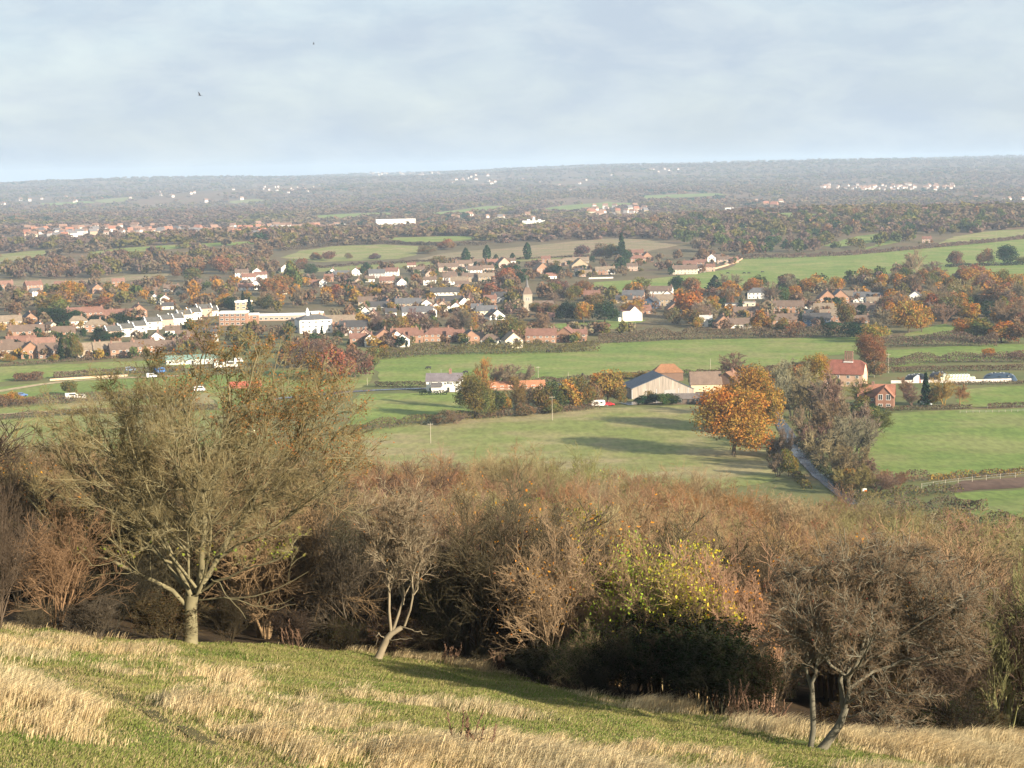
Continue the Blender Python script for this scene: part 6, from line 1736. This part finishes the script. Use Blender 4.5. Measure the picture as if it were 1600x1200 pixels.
def big_tree(name, label, base_px, limbs, trunk, extra, env, seed, bark, twigc, leaves=(), counts=(11, 8, 6, 1), r4=.0055, trop=.05, a2=(.45, 1.05), group=None, leafmesh=None, ln=(.42, .5, .6), lmax=2.2, r2s=.022, floor=None):
    """limbs given in photo pixels with a depth offset in metres, everything else grown from them"""
    rng = np.random.default_rng(seed)
    B = gp(*base_px)
    y0 = B[1]
    root = link(name, None, loc=B)
    def P3(px, py, dy): return pt(px, py, y0 + dy) - B
    g = Geo()
    for ctrl, ra, rb in trunk:
        q = curve_pts([P3(*c) for c in ctrl], 9)[None]
        w = np.linspace(0, 1, 9)[None]
        rad = ra * (1 - w) + rb * w
        if ra > .12: rad[:, 0] *= 1.25; rad[:, 1] *= 1.05
        g.add(*tubes(q, rad, 10))
    LP, LL, LR = [], [], []
    for ctrl, ra, rb in limbs:
        q = curve_pts([P3(*c) for c in ctrl], 10)
        q[1:-1] += rng.normal(size=(8, 3)) * .03
        LP.append(q); LL.append(np.linalg.norm(np.diff(q, axis=0), axis=1).sum()); LR.append((ra, rb))
    for ctrl, n, ln_, ra, up in extra:                       # further limbs all round
        c0 = P3(*ctrl)
        for i in range(n):
            a = 2 * PI * (i + rng.random() * .8) / n
            d = np.array([[math.cos(a), math.sin(a), up * (.7 + .7 * rng.random())]])
            l = ln_ * (.8 + .4 * rng.random())
            q = grow(rng, c0[None] + rng.normal(size=(1, 3)) * .12, d, np.array([l]), 10, .10, .05)[0]
            LP.append(q); LL.append(l); LR.append((ra, ra * .22))
    LP = np.array(LP); LL = np.array(LL); LR = np.array(LR) * (.85 if len(limbs) > 18 else 1)
    w = np.linspace(0, 1, 10)[None]
    g.add(*tubes(LP, LR[:, :1] * (1 - w) ** .9 + LR[:, 1:] * w, 7))
    cx, cy, rx_, rz2, ry = env
    C = P3(cx, cy, 0)
    k = ppm(y0)
    rad3 = np.array([rx_ / k, ry, rz2 / k])
    def keep(p, m=1.0):
        ok = (((p - C) / rad3) ** 2).sum(1) < m * (0.85 + .3 * rng.random(len(p)))
        if floor: ok &= (p[:, 2] > floor + .9 * vnoise(p[:, 0] * .9, p[:, 1] * .9, seed)) | (rng.random(len(p)) < .10)
        return ok
    p, d, l, t = spawn(rng, LP, LL, counts[0], .18, a2[0], a2[1], ln[0])
    l = np.clip(l, .35, lmax)
    s2 = grow(rng, p, d, l, 7, .13, trop)
    ok = keep(s2[:, 4]); s2, l, t = s2[ok], l[ok], t[ok]
    r2 = r2s * (1 - .55 * t) * np.clip(l / 1.5, .5, 1.2)
    g.tube(s2, r2, r2 * .3, 5)
    p, d, l3, t = spawn(rng, s2, l, counts[1], .12, .35, .95, ln[1])
    l3 = np.clip(l3, .25, 1.3)
    s3 = grow(rng, p, d, l3, 5, .15, trop)
    ok = keep(s3[:, 3]); s3, l3 = s3[ok], l3[ok]
    g.tube(s3, np.full(len(s3), .012), np.full(len(s3), r4 * 1.1), 4)
    kid(root, link('trunk', g.mesh('trunk', [M_twig], smooth=True), root, color=bark))
    g = Geo()
    p, d, l4, t = spawn(rng, s3, l3, counts[2], .1, .3, .9, ln[2])
    l4 = np.clip(l4, .15, .7)
    s4 = grow(rng, p, d, l4, 4, .16, trop)
    ok = keep(s4[:, 2], 1.1); s4, l4 = s4[ok], l4[ok]
    g.tube(s4, np.full(len(s4), r4), np.full(len(s4), r4 * .6), 3)
    tips = s4[:, -1]
    if counts[3]:
        p, d, l5, t = spawn(rng, s4, l4, counts[3], .1, .3, .8, .6)
        s5 = grow(rng, p, d, np.clip(l5, .1, .4), 3, .15)
        g.tube(s5, np.full(len(s5), r4 * .7), np.full(len(s5), r4 * .5), 3)
        tips = np.concatenate([tips, s5[:, -1]])
    kid(root, link('twigs', g.mesh('twigs', [M_twig]), root, color=twigc))
    print(name, len(s2), len(s3), len(s4), len(tips))
    for nm, n, size, col, cond in leaves:
        m = cond(tips, C, rad3)
        tt = tips[m]
        if not len(tt): continue
        tt = tt[rng.integers(0, len(tt), n)] + rng.normal(size=(n, 3)) * .05
        v, q = leaf_quads(rng, tt, np.full(n, size), None)
        gg = Geo(); gg.add(v, q, tone_of(rng, n, .55, 1.4, .12))
        kid(root, link(nm, gg.mesh(nm, [M_leaf], 'tone'), root, color=col))
    tag(root, label, 'tree', group)
    return root

BARK = (.16, .14, .08)
big_tree('bare_tree', 'big spreading bare tree with thick pale trunk standing in the grass', (297, 1006),
  limbs=[([(292, 948, 0), (262, 920, -.2), (235, 902, -.4), (200, 888, -.5), (160, 872, -.4), (120, 853, -.2), (80, 815, 0), (42, 775, .2)], .085, .018),
         ([(312, 925, 0), (345, 905, -.4), (385, 890, -.8), (420, 880, -1.1), (455, 862, -1.3)], .05, .012),
         ([(312, 938, 0), (350, 935, -.5), (392, 934, -.9), (430, 922, -1.1), (482, 893, -1.3)], .032, .008),
         ([(350, 933, -.5), (385, 944, -.8), (420, 952, -1.0), (462, 944, -1.1)], .02, .006),
         ([(330, 905, -.3), (348, 918, -.5), (365, 940, -.7), (384, 967, -.8)], .02, .006),
         ([(298, 930, 0), (275, 880, .2), (252, 820, .4), (242, 770, .5), (225, 700, .6), (205, 640, .6)], .11, .02),
         ([(285, 915, .2), (255, 870, .8), (215, 830, 1.2), (170, 790, 1.5), (110, 745, 1.6)], .06, .014),
         ([(270, 880, .2), (230, 850, -.6), (190, 820, -1), (140, 795, -1.2), (85, 770, -1.2)], .05, .012),
         ([(310, 925, 0), (316, 870, -.2), (318, 820, -.3), (320, 770, -.3), (305, 715, -.2), (290, 660, 0), (284, 600, .1)], .13, .02),
         ([(320, 770, -.3), (340, 730, -.5), (352, 680, -.6), (360, 620, -.6), (352, 560, -.5)], .075, .014),
         ([(316, 915, .2), (340, 875, .5), (365, 830, .8), (390, 790, 1.0), (430, 740, 1.2), (470, 680, 1.3), (500, 620, 1.3)], .10, .016),
         ([(345, 870, .4), (390, 840, .2), (440, 815, 0), (490, 775, -.2), (540, 720, -.3)], .06, .012),
         ([(380, 800, .8), (420, 790, 1.6), (470, 765, 2.2), (530, 740, 2.6), (575, 690, 2.8)], .05, .011),
         ([(250, 820, .4), (215, 770, .2), (180, 710, 0), (150, 650, -.1)], .055, .012),
         ([(300, 700, 0), (265, 650, .4), (240, 600, .6), (235, 560, .7)], .05, .010),
         ([(395, 790, 1.0), (410, 720, 1.1), (420, 650, 1.0), (430, 570, .9), (440, 525, .9)], .055, .009),
         ([(370, 825, .8), (425, 765, .4), (480, 700, 0), (530, 640, -.2), (565, 585, -.3)], .055, .009),
         ([(430, 740, 1.2), (475, 660, .6), (505, 590, .3), (515, 545, .2)], .045, .008),
         ([(440, 815, 0), (500, 770, -1), (550, 725, -1.5), (592, 690, -1.6)], .035, .008),
         ([(470, 765, 2.2), (520, 690, 1.6), (560, 640, 1.2), (585, 610, 1.0)], .035, .008),
         ([(352, 680, -.6), (385, 620, -.9), (400, 560, -1.1), (402, 515, -1.1)], .045, .008),
         ([(290, 660, 0), (310, 600, -.4), (318, 545, -.5), (315, 505, -.5)], .05, .008),
         ([(225, 700, .6), (190, 640, 1.0), (165, 595, 1.2)], .04, .008),
         ([(242, 770, .5), (190, 720, -.6), (140, 680, -1.0), (100, 655, -1.1)], .045, .008),
         ([(170, 790, 1.5), (130, 740, .8), (95, 705, .4), (70, 690, .3)], .035, .008)],
  trunk=[([(297, 1016, 0), (298, 985, 0), (297, 955, 0), (300, 930, 0)], .225, .19)],
  extra=[((303, 928, 0), 4, 5.2, .055, 1.0), ((318, 830, -.2), 6, 4.2, .04, 1.1), ((305, 870, 0), 4, 5.0, .045, .7), ((318, 760, -.2), 4, 3.6, .04, 1.2)],
  env=(314, 748, 312, 258, 5.4), seed=77, bark=BARK, twigc=(.195, .155, .075),
  leaves=[('rust_leaves', 9000, .026, (.24, .12, .045), lambda t, C, r: (t[:, 2] - C[2]) / r[2] + (t[:, 0] - C[0]) / r[0] * .8 > .55),
          ('green_leaves', 260, .045, (.20, .22, .04), lambda t, C, r: (t[:, 2] < C[2] - r[2] * .35) & (np.abs(t[:, 0] - C[0]) < r[0] * .6))],
  counts=(12, 9, 6, 2), r4=.0040, r2s=.018, lmax=3.4, floor=2.35)

big_tree('leaning_tree', 'small pale leaning tree with several upright stems at the grass edge', (588, 1030),
  limbs=[([(611, 986, 0), (610, 960, 0), (608, 930, 0), (606, 885, 0), (600, 830, .1)], .05, .012),
         ([(614, 985, 0), (622, 962, .1), (631, 942, .2), (632, 925, .2), (627, 895, .2), (622, 840, .3)], .05, .012),
         ([(630, 945, .2), (622, 915, .3), (618, 880, .4), (612, 830, .5)], .03, .008),
         ([(632, 978, 0), (641, 955, -.1), (645, 925, -.1), (647, 890, -.1), (652, 840, -.2)], .04, .01),
         ([(625, 982, 0), (650, 985, -.2), (668, 992, -.3)], .025, .006),
         ([(602, 1000, 0), (625, 1000, -.2), (645, 998, -.3)], .02, .006),
         ([(646, 930, -.1), (655, 905, 0), (658, 870, .1), (670, 830, .2)], .025, .007),
         ([(600, 1000, 0), (590, 985, -.2), (587, 1010, -.3)], .015, .005)],
  trunk=[([(588, 1036, 0), (598, 1012, 0), (608, 992, 0), (628, 980, 0)], .14, .075)],
  extra=[((612, 900, .1), 6, 2.4, .025, 1.3), ((640, 880, .1), 5, 2.2, .022, 1.2)],
  env=(625, 830, 92, 95, 2.4), seed=78, bark=(.20, .165, .11), twigc=(.155, .115, .072),
  leaves=[('rust_leaves', 160, .03, (.30, .14, .04), lambda t, C, r: t[:, 2] > -99)], counts=(10, 7, 5, 1), r4=.0055)

big_tree('hawthorn_tree', 'wide windswept bare hawthorn with two grey leaning stems', (1276, 1172),
  limbs=[([(1269, 1090, 0), (1265, 1066, 0), (1262, 1035, 0), (1255, 990, .1), (1235, 940, .2)], .05, .012),
         ([(1270, 1085, 0), (1274, 1055, -.1), (1277, 1025, -.1), (1285, 985, -.2), (1300, 930, -.3)], .05, .012),
         ([(1318, 1115, 0), (1312, 1085, .1), (1314, 1055, .1), (1320, 1025, .1), (1322, 980, .2), (1330, 920, .3), (1345, 870, .4)], .07, .014),
         ([(1320, 1105, 0), (1326, 1075, -.1), (1328, 1050, -.2), (1338, 1025, -.2), (1352, 990, -.3), (1375, 940, -.4), (1400, 890, -.4)], .06, .013),
         ([(1322, 1100, 0), (1350, 1080, -.5), (1385, 1078, -.8), (1420, 1085, -1.0), (1450, 1092, -1.2)], .035, .008),
         ([(1328, 1075, 0), (1370, 1045, .3), (1420, 1030, .5), (1480, 1020, .6), (1535, 1010, .6)], .045, .01),
         ([(1325, 1120, -.2), (1355, 1115, -.6), (1390, 1122, -.9), (1420, 1128, -1.1)], .022, .006),
         ([(1340, 1020, .2), (1390, 990, .6), (1440, 960, .9), (1500, 940, 1.0), (1545, 920, 1.1)], .05, .011),
         ([(1330, 920, .3), (1380, 900, .6), (1440, 880, .8), (1500, 870, 1.0)], .035, .008),
         ([(1262, 1040, 0), (1235, 1015, -.3), (1205, 1000, -.5), (1180, 985, -.6)], .03, .007),
         ([(1285, 985, -.2), (1260, 950, .3), (1235, 910, .5), (1220, 880, .6)], .03, .007)],
  trunk=[([(1266, 1172, 0), (1271, 1140, 0), (1270, 1110, 0), (1269, 1085, 0)], .075, .062), ([(1279, 1178, 0), (1296, 1155, 0), (1312, 1132, 0), (1322, 1105, 0)], .125, .075)],
  extra=[((1322, 1050, .1), 9, 3.2, .04, .8), ((1265, 1040, 0), 6, 2.2, .03, .9), ((1400, 1000, .4), 8, 2.6, .03, .6), ((1440, 970, .6), 7, 2.2, .025, .5), ((1350, 940, .2), 7, 2.2, .025, .7), ((1470, 1030, .6), 6, 1.9, .022, .35)],
  env=(1372, 985, 215, 155, 3.4), seed=79, bark=(.125, .115, .085), twigc=(.175, .125, .078),
  leaves=[('red_berries', 900, .016, (.20, .04, .03), lambda t, C, r: t[:, 2] > C[2])], counts=(11, 8, 6, 1), r4=.004, trop=.0, r2s=.013)

# stems and shrubs standing behind the hawthorn at the frame edge
for k, (px, py, hpx, wpx, lab) in enumerate([(1572, 1150, 250, 150, 'tall bare shrub with upright mossy stems at the right frame edge'), (1640, 1160, 260, 170, 'dark bare shrub cut by the right frame edge'), (1515, 1142, 120, 90, 'small pale stemmed shrub between hawthorn and right edge stems'), (1480, 1140, 150, 150, 'brown bushy shrub low behind the hawthorn')]):
    p = gp(px, py); q = ppm(p[1])
    shrub(p[0], p[1] + .5, hpx / q, wpx / q, ('olive', 'dark', 'tan', 'dark')[k], None, None, idx=(1, 0, 1, 2)[k], label=lab)
for k, (px, py, hpx, wpx, lab) in enumerate([(60, 992, 190, 200, 'reddish brown shrub at the left edge of the grass'), (150, 1000, 120, 160, 'shade-blackened low shrub left of the big trunk'), (-30, 990, 240, 200, 'tall brown shrub cut by the left frame edge')]):
    p = gp(px, py); q = ppm(p[1])
    shrub(p[0], p[1] + 1.5, hpx / q, wpx / q, ('red', 'black', 'dark')[k], None, None, idx=(0, 2, 3)[k], label=lab)

# ================================================================== GRASS
rng = np.random.default_rng(404)
PATH = np.array([gp(*q_)[:2] for q_ in ((90, 1050), (180, 1085), (240, 1118), (300, 1150), (380, 1185), (470, 1225))])
PATH2 = np.array([gp(*q_)[:2] for q_ in ((150, 1090), (210, 1140), (255, 1190), (290, 1230))])
def dist_path(x, y, Pp):
    d = np.full(len(x), 1e9)
    for a, b_ in zip(Pp[:-1], Pp[1:]):
        ab = b_ - a
        t = np.clip(((x - a[0]) * ab[0] + (y - a[1]) * ab[1]) / (ab @ ab), 0, 1)
        d = np.minimum(d, np.hypot(x - a[0] - t * ab[0], y - a[1] - t * ab[1]))
    return d
LAWN = [(gp(680, 1065), 5.0, 3.6), (gp(860, 1105), 3.6, 2.2), (gp(560, 1030), 5.2, 1.8), (gp(1180, 1170), 3.0, 2.0), (gp(330, 1020), 2.5, 1.0), (gp(60, 1180), 1.6, 1.6), (gp(760, 1130), 2.6, 1.5)]
def straw_mask(x, y):
    m = .44 * vnoise(x / 2.6, y / 3.4, 51) + .30 * vnoise(x / .9, y / 1.2, 52) + .26 * vnoise(x / .34, y / .5, 58) + .04
    for c, rx_, ry_ in LAWN:
        m = m - .72 * np.exp(-((x - c[0]) / rx_) ** 2 - ((y - c[1]) / ry_) ** 2)
    e = edge_y(x) - y
    m = m + .22 * np.exp(-((e - .6) / 1.6) ** 2) * (x > -4)
    bl = gp(110, 1130)
    m = m + .30 * np.exp(-((x - bl[0]) / 3.0) ** 2 - ((y - bl[1]) / 4.0) ** 2)
    br = gp(1420, 1180)
    m = m + .28 * np.exp(-((x - br[0]) / 5) ** 2 - ((y - br[1]) / 2.6) ** 2)
    m = m - .03 - .5 * np.exp(-(dist_path(x, y, PATH) / .5) ** 2) - .25 * np.exp(-(dist_path(x, y, PATH2) / .8) ** 2)
    return m

def blades(n, kind):
    y = 25.5 + 47 * rng.random(n) ** .9
    x = (rng.random(n) * 2 - 1) * (.30 * y + 1.2)
    ey = edge_y(x)
    ok = y < ey + (1.6 if kind == 'straw' else 1.2)
    x, y = x[ok], y[ok]
    m = straw_mask(x, y)
    if kind == 'straw':
        tuft = vnoise(x / .28, y / .28, 53)
        ok = (m > .36 + .42 * rng.random(len(x))) & (tuft > .25 * rng.random(len(x)) + .1)
    else:
        dp = dist_path(x, y, PATH)
        ok = (m < .70 + .35 * rng.random(len(x))) & (dp > .20 * rng.random(len(x)) ** 2)
    x, y, m = x[ok], y[ok], m[ok]
    n = len(x)
    z = H(x, y)
    tall = vnoise(x / 1.1, y / 1.3, 54)
    if kind == 'straw':
        h = (.15 + .36 * tall) * (.6 + .7 * rng.random(n)) * np.clip(.6 + (m - .44) * 2.2, .6, 1.35)
        lean = .55 + .6 * vnoise(x / 2.2, y / 2.2, 55)
        wd = .0042 + .0035 * rng.random(n)
        c = np.array([(.63, .50, .28)]) * (.72 + .5 * rng.random((n, 1)))
        c = c * (1 + .10 * (vnoise(x / 3, y / 3, 57)[:, None] - .5) * np.array([[1, -.2, -1.6]]))
        pale = rng.random(n) < .25
        c[pale] = np.array([.66, .54, .33]) * (.85 + .3 * rng.random((pale.sum(), 1)))
        brn = rng.random(n) < .14
        c[brn] = np.array([.27, .18, .10]) * (.7 + .6 * rng.random((brn.sum(), 1)))
    else:
        h = (.04 + .09 * tall) * (.6 + .8 * rng.random(n))
        lean = .3 + .3 * rng.random(n)
        wd = .0055 + .0045 * rng.random(n)
        g_ = vnoise(x / 1.4, y / 1.6, 56)[:, None]
        c = (np.array([(.145, .205, .045)]) * (1 - g_) + np.array([(.255, .245, .085)]) * g_) * (.65 + .7 * rng.random((n, 1)))
        dry = (rng.random(n) < .28) | ((dist_path(x, y, PATH) < .45) & (rng.random(n) < .6))
        c[dry] = np.array([.36, .29, .15]) * (.7 + .6 * rng.random((dry.sum(), 1)))
    a = rng.normal(size=n) * .6 + .1
    dx, dy = np.cos(a) * lean, np.sin(a) * lean * .8
    b = np.stack([x, y, z - .01], 1)
    mid = b + np.stack([dx * h * .32, dy * h * .32, h * .62], 1)
    tip = b + np.stack([dx * h, dy * h, h * (1 - .35 * lean)], 1)
    pa = rng.random(n) * PI
    pw = np.stack([np.cos(pa) * wd, np.sin(pa) * wd, np.zeros(n)], 1)
    v = np.stack([b - pw, b + pw, mid + pw * .8, mid - pw * .8, tip], 1).reshape(-1, 3)
    i = np.arange(n)[:, None] * 5
    q = i + np.array([[0, 1, 2, 3]])
    t = i + np.array([[3, 2, 4]])
    return make_mesh(kind, v, q, t, mats=[M_blade], attrs={'tint': np.concatenate([c, c])}), n
strip('path', [(176, 1083), (240, 1118), (300, 1150), (380, 1185), (470, 1225)], .30, field_mat('trodden_soil', (.08, .07, .032), (.11, .095, .042), (.14, .125, .055)), 'narrow trodden rut running down through the dry grass', .035, step=.3)
me, n1 = blades(950000, 'straw')
tag(link('dry_grass', me), 'tall pale dry grass blown to the right across the slope', 'grass', kind='stuff')
me, n2 = blades(1350000, 'turf')
tag(link('grass', me), 'short green turf between the dry tussocks', 'grass', kind='stuff')
print('blades', n1, n2)

# dead dock stalks and dark tufts
def dock_mesh(seed):
    rng = np.random.default_rng(seed)
    g = Geo()
    n = 9
    a = rng.random(n) * 6.28
    d = np.stack([np.cos(a) * .22, np.sin(a) * .22, np.ones(n)], 1)
    s = grow(rng, rng.normal(size=(n, 3)) * np.array([.12, .12, 0]), d, .75 + .4 * rng.random(n), 5, .05)
    g.tube(s, np.full(n, .006), np.full(n, .004), 4)
    p, dd, l, t = spawn(rng, s, np.full(n, 1.0), 16, .45, .2, .6, .12)
    s2 = grow(rng, p, dd, np.clip(l, .05, .16), 3, .1)
    g.tube(s2, np.full(len(p), .012), np.full(len(p), .008), 4)
    return g.mesh('dock_stalk', [M_twig])
docks = [dock_mesh(500 + i) for i in range(3)]
for k, (px, py, h, lab) in enumerate([(1010, 1080, 1.15, 'clump of reddish dead dock stalks at the grass edge'), (1028, 1086, .9, 'smaller dead dock clump right of the reddish dock stalks'), (1152, 1128, 1.0, 'dead dock stalks in front of the dark evergreen mass'), (1180, 1134, .8, 'low dead stalks left of the hawthorn'), (1128, 1120, 1.1, 'single tall dead stalk clump against the dark hollow'),
                                  (780, 1052, .7, 'brown dead stalks below the many stemmed shrub'), (462, 1016, .8, 'brown dead stalks right of the big trunk'), (735, 1178, .75, 'brown weed clump low in the middle of the slope'), (1218, 1140, .7, 'dead weed stalks beside the hawthorn stems'), (700, 1040, .7, 'dead stalks in pale grass right of the leaning tree')]):
    p = gp(px, py)
    o = link('dead_dock', docks[k % 3], loc=p, rz=k, color=(.13, .08, .052), scale=(1.2, 1.2, h))
    tag(o, lab, 'plant', 'dead dock plants')

write_labels()

# ================================================================== HAZE
b = MB(); b.box(-10800, 10800, -80, 16300, ZMIN - 1.2, 75)
mh = bpy.data.materials.new('thin_haze')
mh.use_nodes = True
nt = mh.node_tree
nt.nodes.clear()
out = nt.nodes.new('ShaderNodeOutputMaterial')
pv = nt.nodes.new('ShaderNodeVolumePrincipled')
pv.inputs['Color'].default_value = (.60, .77, .98, 1)
pv.inputs['Density'].default_value = 0.000074
pv.inputs['Anisotropy'].default_value = 0.0
nt.links.new(pv.outputs['Volume'], out.inputs['Volume'])
hz = link('haze', b.mesh('haze', [mh]))
tag(hz, 'thin blue autumn haze filling the valley air', 'haze', kind='stuff')
